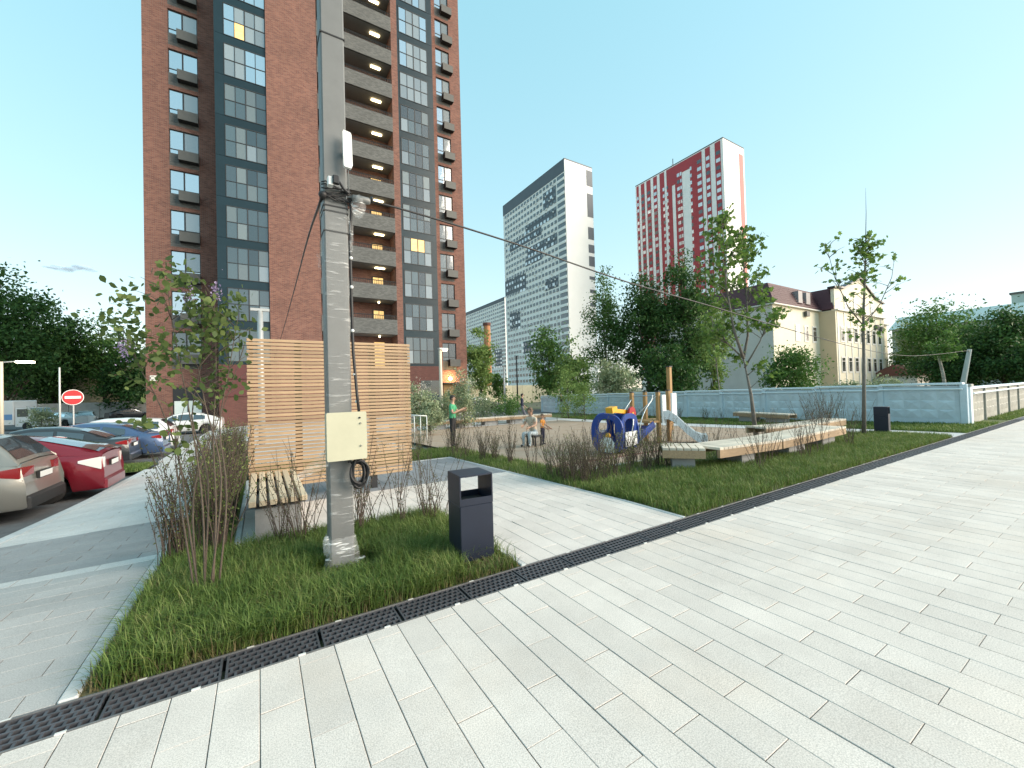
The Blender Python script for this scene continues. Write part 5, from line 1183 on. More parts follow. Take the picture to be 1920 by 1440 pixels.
for s in ST:
    pts = catmull([lp_(*q) for q in s], 4); m = MB(); n_ = len(pts); m.tube(pts, [.0085*(1-.75*i/(n_-1)) for i in range(n_)], 6)
    for _ in range(9):
        j = int(n_*(.62+.36*rr.random())); p = Vector(pts[min(j, n_-1)]); e = p+Vector((rr.uniform(-.22, .22), rr.uniform(-.2, .2), rr.uniform(.05, .28))); m.tube([p, p.lerp(e, .5)+Vector((0, 0, .02)), e], [.004, .003, .0015], 4)
        for k in range(rr.randint(3, 8)): q = p.lerp(e, rr.uniform(.2, 1.1)); LC.append((q.x+rr.gauss(0, .05), q.y+rr.gauss(0, .05), q.z+rr.gauss(0, .05)))
    m.build('stem', m_bark, li, smooth=True, off=lb)
for x, y, n_, sg in ((312, 505, 22, .07), (345, 545, 30, .09), (332, 525, 20, .07), (240, 575, 22, .09), (232, 610, 30, .09), (268, 640, 30, .1), (255, 560, 12, .07), (300, 680, 40, .1), (325, 660, 24, .08), (400, 590, 40, .09), (390, 620, 40, .1), (440, 560, 22, .07), (430, 630, 34, .09), (345, 640, 40, .12), (275, 720, 18, .08), (262, 790, 10, .05), (375, 575, 22, .08), (450, 600, 16, .07)):
    for _ in range(int(n_*1.5)): p = atv(x, y, rr.uniform(4.2, 4.75)); LC.append((p[0]+rr.gauss(0, sg), p[1]+rr.gauss(0, sg), p[2]+rr.gauss(0, sg*.8)))
V, F = leaf_cloud(np.array(LC)-np.array(lb), LS, np.random.default_rng(4), 'oval'); ob = link(bpy.data.objects.new('leaves', mesh_np('leaves', V, F, lf_lilac))); ob.parent = li
for x, y in ((405, 548), (356, 560), (232, 655)):
    p = atv(x, y, 4.4); r = np.random.default_rng(int(x)); P = r.normal(0, 1, (130, 3))*np.array([.022, .022, .05])+p-np.array(lb); V, F = leaf_cloud(P, .018, r); ob = link(bpy.data.objects.new('blossom', mesh_np('blossom', V, F, lf_lilacbloom))); ob.parent = li
# --- twig hedges: each plant a thing of its own
def twig_variant(seed, h, ns, splay, nl, lm, side=3, lsz=.022):
    rr = random.Random(seed); m = MB(); C = []
    for i in range(ns):
        az = rr.uniform(0, 6.283); sp = splay*rr.uniform(.3, 1); hh = h*rr.uniform(.6, 1.05); x0, y0 = rr.gauss(0, .04), rr.gauss(0, .04)
        pts = []
        for k in range(5): t = k/4; pts.append((x0+math.cos(az)*sp*t**1.3+rr.gauss(0, .008), y0+math.sin(az)*sp*t**1.3+rr.gauss(0, .008), hh*t-.02))
        m.tube(pts, [.0052, .0045, .0038, .003, .0018], 4)
        for q in range(side):
            j = rr.randint(1, 3); p = Vector(pts[j]).lerp(Vector(pts[j+1]), rr.random()); a2 = rr.uniform(0, 6.283); l2 = rr.uniform(.08, .2); e = p+Vector((math.cos(a2)*l2*.5, math.sin(a2)*l2*.5, l2)); m.tube([p, e], [.0028, .0014], 3)
            for z in range(nl//3): f = rr.random(); c = p.lerp(e, f); C.append((c.x+rr.gauss(0, .012), c.y+rr.gauss(0, .012), c.z+rr.gauss(0, .012)))
        for z in range(nl):
            t = .25+.75*rr.random(); j = min(3, int(t*4)); c = Vector(pts[j]).lerp(Vector(pts[j+1]), t*4-j); C.append((c.x+rr.gauss(0, .012), c.y+rr.gauss(0, .012), c.z))
    V, F = leaf_cloud(np.array(C), lsz, np.random.default_rng(seed)); return m.mesh('twig_shrub', m_twig), mesh_np('leaves', V, F, lm)
TV = [twig_variant(100+i, .85, 9, .30, 16, lf_twig if i % 3 else lf_twig_g) for i in range(8)]
TD = [twig_variant(200+i, 1.0, 13, .26, 18, lf_twig if i % 2 else lf_twig_g) for i in range(5)]
TN = [twig_variant(300+i, 1.12, 6, .42, 24, lf_twig, 1, .019) for i in range(8)]
rt_ = random.Random(77)
def plant(u, v, label, group, var=TV, sc=1.0):
    a, b = rt_.choice(var); s = sc*rt_.uniform(.8, 1.15)
    o = inst('twig_shrub', a, None, (u, v, base_z(v)), rz=rt_.uniform(0, 6.28), sc=(s, s, s)); tag(o, label, 'shrub', group); inst('leaves', b, o); return o
for i in range(12): plant(rt_.uniform(.85, 1.95), rt_.uniform(4.75, 5.2), 'thin bare twig shrub at the lawn edge between pole and bin', 'twig shrubs beside the pole', TN, sc=.95)
for i in range(6): plant(rt_.uniform(-.05, .5), rt_.uniform(4.8, 5.2), 'thin bare twig shrub in front of the slat bench', 'twig shrubs before the bench', TN, sc=.9)
for i in range(60): plant(rt_.uniform(-.78, -.33), 5.15+rt_.random()**1.5*9.5, 'bare twig shrub in the dense hedge beside the left kerb', 'left hedge shrubs', TD, sc=1.12)
for i in range(62): plant(rt_.uniform(4.45, 7.3), rt_.uniform(5.15, 6.2), 'bare twig shrub in the bed between plaza path and playground', 'playground bed shrubs', TN if i % 2 else TV, sc=.85)
for i in range(26): plant(rt_.uniform(4.42, 4.98), rt_.uniform(6.2, 12.2), 'bare twig shrub in the row along the far path edge', 'path edge shrubs', TN if i % 2 else TV, sc=.85)
for i in range(20): plant(rt_.uniform(2.2, 4.3), rt_.uniform(10.4, 12.4), 'bare twig shrub in the bed behind the grey paving', 'back bed shrubs', TV, sc=.8)
for i in range(34): plant(rt_.uniform(7.0, 13.2), rt_.choice([rt_.uniform(3.95, 4.3), rt_.uniform(5.2, 6.1), rt_.uniform(5.2, 6.1)]), 'thin twig shrub beside the long playground bench', 'bench bed shrubs', TN, sc=.85)
for i in range(18): plant(rt_.uniform(13.0, 15.8), rt_.uniform(4.9, 6.1), 'upright twig shrub by the far end of the long bench', 'bench end shrubs', TN, sc=1.15)
for i in range(24): plant(rt_.uniform(17.4, 20.5), rt_.uniform(9, 24), 'small twig shrub on the lawn before the blue fence', 'fence lawn shrubs', TV, sc=.9)
for i in range(16): plant(rt_.uniform(8, 15.5), rt_.uniform(19.6, 20.2), 'twig shrub in front of the low pale bench at the back', 'back bench shrubs', TV, sc=.7)
# ================================================================ CARS
def paint(name, col, metal=.3):
    return mat(name, col, .32, metal=metal, coat=.8, var=.04, vscale=1.5)
m_cglass = glass_mat('car_glass', (.018, .022, .025), .10, .02, .2)
m_tyre = mat('tyre_rubber', (.018, .018, .018), .85)
m_rim = mat('alloy_rim', (.42, .43, .44), .35, metal=.8)
m_trim = mat('black_trim', (.02, .02, .021), .55)
m_tail = mat('tail_lamp_red', (.22, .012, .015), .15, coat=.8)
m_tail_lit = mat('tail_lamp_clear', (.70, .70, .68), .15, coat=.8)
m_head = mat('head_lamp', (.55, .58, .6), .12, coat=.8)
m_chrome = mat('chrome', (.6, .6, .6), .12, metal=1.)
m_plate = mat('number_plate', (.72, .72, .70), .4)
def ip(x, pts):
    for (a, ya), (b, yb) in zip(pts, pts[1:]):
        if x <= b: t = 0 if b == a else (x-a)/(b-a); t = max(0, t); t = t*t*(3-2*t) if False else t; return ya+(yb-ya)*t
    return pts[-1][1]
def car(label, loc, rz, P, body, kind='car', tail=m_tail, name='parked_car', group='cars in the car park', detail=True):
    """P: Ln, W, belt [(x,z)], roof [(x,z)], sill, wheel radius, axles; x runs to the front"""
    o = thing(name, label, kind, loc, rz, group); Ln, W = P['L'], P['W']/2; xa, xb = -Ln/2, Ln/2
    ax = P['ax']; wr = P['wr']; sill = P['sill']; N = 64; m = MB(); K = 8
    def hw(x): d = min(x-xa, xb-x); return W*(1-.13*max(0, 1-d/.55)**2.2)
    def secs(x):
        zb = ip(x, P['belt']); w = hw(x); z0 = sill
        for a in ax:
            d = abs(x-a); Rr = wr+.07
            if d < Rr: z0 = max(z0, wr+math.sqrt(Rr*Rr-d*d)*.98)
        z0 = min(z0, zb-.2); zm = .30*zb+.70*max(sill+.28, z0+.02) if False else (z0+zb)/2
        return [(w*.93, z0), (w*.985, z0+.06), (w, zm), (w*.985, zb-.13), (w*.95, zb-.04), (w*.86, zb), (w*.5, zb+.022), (0, zb+.03)]
    def rake(x, z):      # bumpers stick out, upper part leans in
        s = 0
        if x < xa+.5: s += P.get('rr', .12)*max(0, z-.62)*(1-(x-xa)/.5); s += .05*max(0, .45-z)*(1-(x-xa)/.5)
        if x > xb-.7: s -= P.get('rf', .35)*max(0, z-.55)*(1-(xb-x)/.7)
        return x+s
    rows = []
    for i in range(N+1):
        x = xa+(xb-xa)*i/N; S = secs(x); row = []
        for y, z in S: row.append((rake(x, z), y, z))
        for y, z in S[-2::-1]: row.append((rake(x, z), -y, z))
        rows.append(row)
    n = len(rows[0])
    for r_ in rows: m.v += r_
    for i in range(N):
        for k in range(n-1): m.quadf([i*n+k, i*n+k+1, (i+1)*n+k+1, (i+1)*n+k])
    m.quadf([k for k in range(n)][::-1]); m.quadf([N*n+k for k in range(n)])
    bo = m.build('body', body, o, smooth=True); smooth_angle(bo, 50)
    # underside
    m = MB(); m.box(xa+.25, xb-.25, -W*.8, W*.8, sill-.02, sill+.12); m.build('floor_pan', m_trim, o)
    # greenhouse
    rf = P['roof']; r0, r1 = rf[0][0], rf[-1][0]; wb, wt = W*.86, W*.66; NN = 40; g = MB(); zmax = max(z for x, z in rf)
    def gsec(x):
        zr = ip(x, rf); zb = ip(x, P['belt'])+.0; f = max(0., min(1., (zr-zb)/(zmax-zb+1e-6))); w1 = wb+(wt-wb)*f
        return zb, zr, w1
    for i in range(NN+1):
        x = r0+(r1-r0)*i/NN; zb, zr, w1 = gsec(x); zl = zb-.03
        S = [(wb, zl), ((wb*.35+w1*.65), zb+(zr-zb)*.62), (w1+.005, max(zl, zr-.05)), (w1*.86, zr), (0, zr+.03)]
        g.v += [(x, y, z) for y, z in S]+[(x, -y, z) for y, z in S[-2::-1]]
    n = 9
    for i in range(NN):
        for k in range(n-1): g.quadf([i*n+k, i*n+k+1, (i+1)*n+k+1, (i+1)*n+k])
    go = g.build('roof', body, o, smooth=True); smooth_angle(go, 45)
    # glass: slightly proud of the pillars
    def side_glass(x0, x1, s):
        m = MB(); q = 8
        for i in range(q+1):
            x = x0+(x1-x0)*i/q; zb, zr, w1 = gsec(x); a, b = .04, .86
            def pt(f):
                zz = zb+(zr-.05-zb)*f; y = wb+((w1+.005)-wb)*f*1.0; return (x, s*(y+.022*(1-abs(2*f-1))+.006), zz)
            m.v += [pt(a), pt((a+b)/2), pt(b)]
        for i in range(q):
            for k in range(2):
                f = [i*3+k, (i+1)*3+k, (i+1)*3+k+1, i*3+k+1]; m.quadf(f if s > 0 else f[::-1])
        return m.build('side_window', m_cglass, o, smooth=True)
    for s in (-1, 1):
        for a, b in P['sg']: side_glass(a, b, s)
    def slope_glass(x0, x1, nm):
        m = MB(); q = 6
        for i in range(q+1):
            x = x0+(x1-x0)*i/q; zb, zr, w1 = gsec(x)
            for k in range(7):
                t = -1+2*k/6; m.v.append((x, t*w1*.88, zr+.03*(1-abs(t))+.010))
        for i in range(q):
            for k in range(6): m.quadf([i*7+k, i*7+k+1, (i+1)*7+k+1, (i+1)*7+k][::-1])
        return m.build(nm, m_cglass, o, smooth=True)
    slope_glass(*P['rg'], 'rear_window'); slope_glass(*P['fg'], 'windshield')
    # wheels
    tm = MB(); tm.lathe([(wr*.66, -.1), (wr*.93, -.1), (wr, -.07), (wr, .07), (wr*.93, .1), (wr*.66, .1)], axis='y', n=24); tyre = tm.mesh('wheel', m_tyre, smooth=False)
    rm = MB(); rm.lathe([(wr*.66, -.09), (wr*.60, .085), (wr*.66, .098)], axis='y', n=24, cap=False); rm.lathe([(.05, .06), (.05, .095), (.02, .1)], axis='y', n=10)
    for k in range(5):
        a = 2*math.pi*k/5; c, s = math.cos(a), math.sin(a); rm.obb((c*wr*.33, .075, s*wr*.33), (c, 0, s), (0, 1, 0), (-s, 0, c), wr*.30, .012, .028)
    rm.lathe([(wr*.63, -.05), (.001, -.05)], axis='y', n=24, cap=False)
    rim = rm.mesh('rim', m_rim)
    for a in ax:
        for s in (-1, 1):
            w_ = inst('wheel', tyre, o, (a, s*(W-.125), wr), rz=0 if s > 0 else math.pi); inst('rim', rim, w_)
    if not detail: return o
    # lamps, plates, bumper strip, mirrors, handles
    th = P.get('tl', (.92, .70, .28, .30))     # z top, z bottom, width, wrap
    for s in (-1, 1):
        m = MB(); y1 = W*.94; y0 = y1-th[2]
        def bx_(x): return xa+.02+P.get('rr', .12)*max(0, th[0]-.62)*.6+x
        m.v = [(bx_(-.03), s*y0, th[1]+.03), (bx_(-.035), s*y0, th[0]-.02), (bx_(.02), s*(y1-.02), th[0]), (bx_(.0), s*(y1-.02), th[1]), (bx_(th[3]), s*(W*.995), th[0]-.05), (bx_(th[3]), s*(W*1.002), th[0]-.10), (bx_(.10), s*(y0), th[1]+.03), (bx_(.10), s*y0, th[0]-.02)]
        F = [(0, 1, 2, 3), (3, 2, 4, 5), (0, 6, 7, 1)]
        for f in F: m.quadf(list(f) if s < 0 else list(f)[::-1])
        m.build('tail_lamp', tail, o)
        m = MB(); m.sphere((xb-.22, s*W*.72, .66), .17, 10, 7, sc=(.8, 1, .55)); m.build('headlight', m_head, o, smooth=True)
        m = MB(); m.sphere((P['fg'][0]-.12, s*(W+.07), ip(P['fg'][0], P['belt'])+.08), .11, 9, 6, sc=(.6, .9, .7)); m.build('wing_mirror', body, o, smooth=True)
        for hx in P['hd']:
            m = MB(); m.box(hx-.10, hx+.10, s*W*.985 if s > 0 else -W*.985-.03, (s*W*.985)+.03 if s > 0 else -W*.985, .80, .83); m.build('door_handle', body if not P.get('chrome') else m_chrome, o)
    pz_ = P.get('plate', .72); px_ = xa+P.get('rr', .12)*max(0, pz_-.62)-.012
    m = MB(); m.box(px_-.012, px_+.03, -.27, .27, pz_-.065, pz_+.065); m.build('plate_frame', m_trim, o); m = MB(); m.box(px_-.018, px_-.0125, -.255, .255, pz_-.052, pz_+.052); m.build('number_plate', m_plate, o)
    m = MB(); m.bbox(xa-.035, xa+.12, -W*.83, W*.83, sill+.0, sill+.22, .04); m.build('rear_bumper', m_trim if P.get('dark_bumper') else body, o)
    m = MB(); m.bbox(xb-.12, xb+.02, -W*.8, W*.8, sill, sill+.16, .04); m.build('front_bumper', m_trim, o)
    return o
SUV = dict(L=4.5, W=1.86, wr=.35, sill=.26, ax=(-1.32, 1.36), rr=.22, belt=[(-2.25, 1.04), (-1.6, 1.06), (.6, 1.0), (.95, .99), (1.9, .90), (2.25, .78)],
    roof=[(-2.14, 1.06), (-1.98, 1.27), (-1.78, 1.48), (-1.2, 1.56), (-.2, 1.58), (.35, 1.53), (1.08, .99)], sg=[(-1.72, -.98), (-.9, -.1), (-.02, .68)], rg=(-2.10, -1.80), fg=(.42, 1.0), hd=(-.75, .2), tl=(.99, .80, .46, .42), plate=.78, dark_bumper=True, chrome=True)
HATCH = dict(L=4.45, W=1.75, wr=.31, sill=.22, ax=(-1.33, 1.37), rr=.16, belt=[(-2.22, .96), (-1.5, 1.0), (.5, .90), (1.1, .86), (2.0, .74), (2.22, .66)],
    roof=[(-2.18, 1.0), (-1.9, 1.12), (-1.2, 1.34), (-.3, 1.47), (.1, 1.46), (.5, 1.36), (1.4, .84)], sg=[(-1.25, -.62), (-.54, .22), (.3, .75)], rg=(-2.1, -1.15), fg=(.55, 1.3), hd=(-.7, .15), tl=(.93, .66, .20, .34), plate=.74)
SEDAN = dict(L=4.75, W=1.82, wr=.32, sill=.22, ax=(-1.38, 1.42), rr=.14, belt=[(-2.37, .95), (-1.6, .99), (.5, .93), (1.0, .91), (2.1, .76), (2.37, .66)],
    roof=[(-1.85, 1.0), (-1.2, 1.30), (-.6, 1.43), (.0, 1.45), (.4, 1.38), (1.15, .91)], sg=[(-1.25, -.62), (-.54, .2), (.28, .78)], rg=(-1.78, -1.12), fg=(.46, 1.06), hd=(-.7, .2), tl=(.92, .76, .40, .28), plate=.72)
WAGON = dict(L=4.7, W=1.8, wr=.32, sill=.22, ax=(-1.35, 1.40), rr=.2, belt=[(-2.35, .98), (-1.6, 1.0), (.5, .95), (1.0, .93), (2.1, .80), (2.35, .70)],
    roof=[(-2.25, 1.0), (-2.1, 1.2), (-1.8, 1.43), (-.6, 1.52), (.1, 1.51), (.45, 1.44), (1.2, .93)], sg=[(-1.8, -1.1), (-1.0, -.15), (-.05, .75)], rg=(-2.2, -1.85), fg=(.5, 1.1), hd=(-.8, .15), tl=(.98, .78, .3, .3), plate=.74)
m_p_silver = paint('champagne_silver_paint', (.27, .26, .235), .5); m_p_red = paint('cherry_red_paint', (.20, .010, .022)); m_p_dark = paint('graphite_paint', (.03, .034, .04)); m_p_blue = paint('steel_blue_paint', (.055, .10, .20)); m_p_white = paint('white_car_paint', (.62, .63, .63), .0); m_p_navy = paint('navy_paint', (.02, .045, .13))
def cz(v): return pk(-5, v)
def park(u_rear, v, P): return (u_rear-P['L']/2, v, cz(v))
car('champagne silver SUV parked nearest the sidewalk with its tail over the kerb', park(-3.45, 11.3, SUV), math.pi, SUV, m_p_silver)
car('cherry red hatchback parked beside the silver SUV', park(-2.95, 13.3, HATCH), math.pi, HATCH, m_p_red, tail=m_tail_lit)
car('dark graphite sedan parked beyond the grass island', park(-3.8, 19.6, SEDAN), math.pi, SEDAN, m_p_dark)
car('steel blue sedan parked between the dark sedan and the white estate', park(-3.25, 21.8, SEDAN), math.pi, SEDAN, m_p_blue)
car('white estate car parked past the blue sedan by the tower', park(-3.3, 24.6, WAGON), math.pi, WAGON, m_p_white)
def car_at(label, x, Z, P, m, rz, **k): g = ground_at(x, Z); return car(label, (g[0], g[1], cz(g[1])), rz, P, m, detail=False, **k)
car_at('white saloon in the far row left of the no entry sign', 112, 43, SEDAN, m_p_white, rad(150))
car_at('small white hatchback in the far row behind the no entry sign', 160, 45, HATCH, m_p_white, rad(100))
car_at('dark blue saloon at the back of the car park', 188, 58, SEDAN, m_p_navy, rad(20))
car_at('black saloon at the back beside the brick tower', 243, 56, SEDAN, m_p_dark, rad(30))
g = ground_at(898, 46); car('dark car passing behind the flowering shrubs', (g[0], g[1], base_z(g[1])), rad(10), SEDAN, m_p_dark, detail=False)
g = ground_at(362, 27.5); car('white hatchback half hidden by the lilac near the entrance', (g[0]-.6, g[1]+1.2, cz(g[1])), rad(175), HATCH, m_p_white, detail=False)
# delivery van at the far left
g = ground_at(25, 38); vn = thing('delivery_van', 'white box van with a blue stripe at the far left', 'van', (g[0], g[1], cz(g[1])), rad(-25))
m = MB(); m.bbox(-3.4, 1.0, -1.05, 1.05, .55, 2.75, .05); m.build('cargo_box', m_p_white, vn)
m = MB(); m.prism([(1.05, .35), (2.9, .35), (2.9, .95), (2.6, 1.15), (2.1, 2.05), (1.05, 2.1)], -.95, .95, 'y'); m.build('cab', m_p_white, vn)
m = MB(); m.prism([(2.62, 1.18), (2.16, 2.0), (2.19, 2.02), (2.66, 1.2)], -.85, .85, 'y'); m.build('windshield', m_cglass, vn)
for s in (-1, 1): m = MB(); m.box(1.2, 2.1, .955*s-.01, .955*s+.01, 1.25, 1.95); m.build('side_window', m_cglass, vn)
for s in (-1, 1): m = MB(); m.box(-3.3, .9, 1.055*s-.006, 1.055*s+.006, 1.0, 1.5); m.build('blue_stripe', mat('van_blue', (.12, .25, .45), .5), vn)
for a in (-2.2, 2.0):
    for s in (-1, 1): m = MB(); m.lathe([(.22, -.1), (.36, -.09), (.38, 0), (.36, .09), (.22, .1)], (a, s*.9, .38), 'y', 18); m.build('wheel', m_tyre, vn)
# ================================================================ STREET FURNITURE, PLAYGROUND, PEOPLE
m_galv = mat('galvanised_post', (.45, .46, .46), .5, metal=.5, var=.1)
m_sign_red = mat('sign_red', (.45, .02, .025), .45); m_sign_white = mat('sign_white', (.78, .78, .76), .45)
# no entry sign
g = ground_at(137, 18); sg = thing('no_entry_sign', 'round red no entry sign with white bar behind the parked cars', 'sign', g); sc0 = Vector(tuple(atz(137, 745, 18)))-Vector(g)
m = MB(); m.tube([(0, .03, -.1), (sc0.x, sc0.y+.03, sc0.z+.30)], .03, 8); m.build('post', m_galv, sg)
face = MB(); N = 32; face.lathe([(.34, -.004), (.34, .004)], axis='y', n=N); fo = face.build('sign_plate', m_sign_white, sg); yaw = math.atan2(-sc0.x-g[0], 0) if False else math.atan2(g[0], g[1])*-1.0
fo.location = (sc0.x, sc0.y-.02, sc0.z); fo.rotation_euler = (0, 0, math.atan2(-g[0], g[1])*1.0)
m = MB(); m.lathe([(.315, -.012), (.315, -.005)], axis='y', n=N); m.build('red_disc', m_sign_red, fo)
m = MB(); m.box(-.245, .245, -.020, -.0125, -.055, .055); m.build('white_bar', m_sign_white, fo)
# lamp posts
m_lit_head = mat('street_lamp_glow', (.9, .85, .7), .4, emit=(1., .85, .55), estr=3.)
m_lamp_pole = mat('lamp_pole_paint', (.55, .50, .40), .5, var=.05)
def px_pole(name, label, cat, x, y, Z, r=.05, mt=m_galv):
    g = ground_at(x, Z); t = Vector(tuple(atz(x, y, Z))); o = thing(name, label, cat, g); m = MB(); m.tube([(0, 0, -.1), (0, 0, t.z-g[2])], [r*1.25, r], 9); m.build('post', mt, o, smooth=True); return o, t.z-g[2], g
o, h, g = px_pole('street_lamp', 'lit street lamp by the right corner of the brick tower', 'lamp', 827, 652, 28, .10, m_lamp_pole)
m = MB(); m.bbox(-.12, .55, -.16, .16, h-.12, h-.0, .03); m.build('lamp_head', m_galv, o); m = MB(); m.sphere((.35, 0, h-.16), .15, 10, 7, sc=(1.2, 1, .5)); m.build('lamp_glass', m_lit_head, o)
o, h, g = px_pole('street_lamp', 'lit street lamp at the left edge of the picture', 'lamp', 2, 678, 25, .09, m_lamp_pole)
m = MB(); m.tube([(0, 0, h-.05), (.5, .1, h+.02), (.8, .1, h+.02)], .035, 6); m.build('lamp_arm', m_galv, o); m = MB(); m.bbox(.6, 1.35, -.08, .28, h-.06, h+.06, .02); m.build('lamp_head', m_lit_head, o)
o, h, g = px_pole('lamp_post', 'grey square lamp post with crossbar behind the slatted screen', 'lamp', 490, 582, 16, .10, m_galv)
m = MB(); m.box(-.32, .32, -.08, .08, h-.02, h+.08); m.build('crossbar', m_galv, o)
o, h, g = px_pole('signpost', 'thin white post left of the no entry sign', 'post', 112, 690, 30, .05, m_sign_white); m = MB(); m.lathe([(.06, h), (.05, h+.05)], n=8); m.build('post_cap', m_galv, o)
o, h, g = px_pole('lamp_post', 'thin dark lamp post in front of the cream hoarding', 'lamp', 970, 668, 44, .07, m_dark_metal); m = MB(); m.bbox(-.25, .25, -.1, .1, h, h+.08, .02); m.build('lamp_head', m_dark_metal, o)
o, h, g = px_pole('fence_post', 'grey post at the near end of the cream hoarding', 'post', 946, 690, 40, .09, m_galv); m = MB(); m.lathe([(.1, h), (.08, h+.06)], n=8); m.build('post_cap', m_galv, o)
# white railing behind the screen
rl = thing('white_railing', 'low white tube railing behind the slatted screen', 'railing', ground_at(783, 15.5)); of = Vector(rl.location)
r0 = Vector(tuple(atz(765, 778, 15.5)))-of; r1 = Vector(tuple(atz(800, 780, 15.5)))-of
m_rail_w = mat('white_rail_paint', (.72, .73, .70), .45)
m = MB(); m.tube([r0, r1], .022, 8); m.build('top_rail', m_rail_w, rl, smooth=True)
for t in (0, .33, .66, 1): p = r0.lerp(r1, t); m = MB(); m.tube([(p.x, p.y, -.05), p], .018, 8); m.build('baluster', m_rail_w, rl, smooth=True)
# ---------------------------------------------------------------- playground
m_pb = mat('play_blue', (.003, .04, .24), .35, var=.05); m_py = mat('play_yellow', (.72, .36, .02), .4); m_pr = mat('play_red', (.35, .008, .015), .4); m_pw = mat('play_white', (.72, .75, .76), .35, var=.04); m_pwood = mat('play_timber', (.36, .21, .08), .6, var=.25, vscale=3, stretch=(12, 12, 1.2)); m_pipe = mat('play_steel_pipe', (.55, .58, .6), .3, metal=.7)
def ring(m, cx, cz_, rx, rz_, ix, iz, y0, y1, n=28, tilt=0., icx=0., icz=0.):
    """flat oval panel with an oval window, in the x-z plane"""
    b = len(m.v)
    for y in (y0, y1):
        for (ax_, az_, ox, oz) in ((rx, rz_, 0, 0), (ix, iz, icx, icz)):
            for k in range(n):
                a = 2*math.pi*k/n; c, s = math.cos(a), math.sin(a); c = math.copysign(abs(c)**.75, c); s = math.copysign(abs(s)**.75, s); z = s*az_+oz; m.v.append((cx+c*ax_+ox+tilt*z, y, cz_+z))
    for k in range(n):
        j = (k+1) % n; o0, i0, o1, i1 = b, b+n, b+2*n, b+3*n
        m.quadf([o0+k, i0+k, i0+j, o0+j]); m.quadf([o1+k, o1+j, i1+j, i1+k]); m.quadf([o0+k, o0+j, o1+j, o1+k]); m.quadf([i0+k, i1+k, i1+j, i0+j])
hz = base_z(7.6); hl = thing('play_helicopter', 'blue play helicopter with white panel, yellow rotor and red hub', 'play equipment', (7.85, 7.62, hz), rad(14))
def ring_yz(m, *a, **k):
    b = len(m.v); ring(m, *a, **k)
    for i in range(b, len(m.v)): x, y, z = m.v[i]; m.v[i] = (y, -x, z)
m = MB(); ring_yz(m, 0, .52, .46, .50, .27, .36, -.44, -.39, icz=.02); m.build('nose_ring', m_pb, hl)
m = MB(); ring_yz(m, 0, .52, .44, .48, .30, .30, .38, .42, icz=.05); m.build('tail_ring', m_pb, hl)
for y in (-.40, .36):
    m = MB(); ring(m, .02, .66, .42, .36, .24, .20, y, y+.04, icz=.03, icx=-.02); m.build('side_arch', m_pb, hl)
    m = MB(); m.bbox(-.26, .34, y-.025 if y < 0 else y+.045, y-.004 if y < 0 else y+.065, .20, .56, .008); m.build('side_board', m_pw, hl)
m = MB(); m.prism([(-.20, .06), (.16, .06), (.20, .14), (.18, .36), (.06, .44), (-.12, .42), (-.22, .30)], -.465, -.445, 'x'); m.build('nose_board', m_pw, hl)
m = MB(); m.box(-.36, .36, -.33, .33, .14, .19); m.build('seat', m_pb, hl)
m = MB(); m.obb((.12, -.05, 1.06), (1, 0, -.10), (0, 1, 0), (.10, 0, 1), .34, .075, .05); m.build('rotor_blade', m_py, hl)
m = MB(); m.obb((-.26, -.05, 1.12), (1, 0, .15), (0, 1, 0), (-.15, 0, 1), .12, .10, .07); m.build('rotor_tip', m_py, hl)
m = MB(); m.lathe([(.19, -.03), (.19, .03)], (.50, -.2, .98), 'y', 8); m.build('rotor_hub', m_pr, hl)
m = MB(); m.lathe([(.045, -.045), (.045, -.031)], (.50, -.2, .98), 'y', 8); m.build('hub_cap', m_py, hl)
m = MB(); m.lathe([(.20, -.05), (.22, .03), (.16, .11), (.13, .14)], (0, 0, 0), n=14); m.build('spring_base', m_black, hl)
m = MB(); m.bbox(.44, .58, -.30, .30, .10, .92, .03); m.build('tail_panel', m_pb, hl)
m = MB(); m.tube([(.05, -.43, .56), (.09, -.45, .72), (.14, -.43, .86)], .014, 6); m.build('grab_handle', m_pipe, hl)
m = MB(); m.lathe([(.07, -.02), (.07, .02)], (-.30, .05, .46), 'x', 12); m.build('spin_dial', m_py, hl)
# slide tower
sz0 = base_z(8.4); st = thing('slide_tower', 'timber play tower with white slide, blue ramp and pipe handrails', 'play equipment', (10.1, 8.4, sz0)); so = (10.1, 8.4, sz0)
def W3(x, y, Z): return tuple(atz(x, y, Z))
for u, v, z in ((9.75, 8.75, 1.42), (10.15, 8.1, 1.42), (10.35, 8.75, 1.42), (10.75, 8.2, 1.45)):
    m = MB(); m.bbox(u-.055, u+.055, v-.055, v+.055, sz0-.1, z, .012); po = m.build('post', m_pwood, st, off=so); m = MB(); m.bbox(u-.06, u+.06, v-.06, v+.06, z+.002, z+.035, .01); m.build('post_cap', m_black, po, off=so)
m = MB(); m.box(9.70, 10.80, 8.05, 8.80, .52, .58); m.build('deck', m_pwood, st, off=so)
m = MB(); m.box(10.20, 10.24, 7.98, 8.03, .55, 1.36) if False else m.bbox(10.18, 10.36, 7.97, 8.02, .50, 1.34, .01); m.build('side_board', m_pw, st, off=so)
m = MB(); m.bbox(10.62, 10.86, 7.97, 8.02, .55, 1.38, .01); m.build('side_board', m_pw, st, off=so)
m = MB(); prof = [(0, .66), (.12, .66), (.30, .55), (.62, .22), (.86, .02), (1.02, -.04), (1.15, -.03)]
D = Vector((.60, -.80, 0)); Nn = Vector((.80, .60, 0)); S0 = Vector((10.42, 8.10, .0))
def slide_pt(d, w, z): q = S0+D*d+Nn*w; return (q.x, q.y, z)
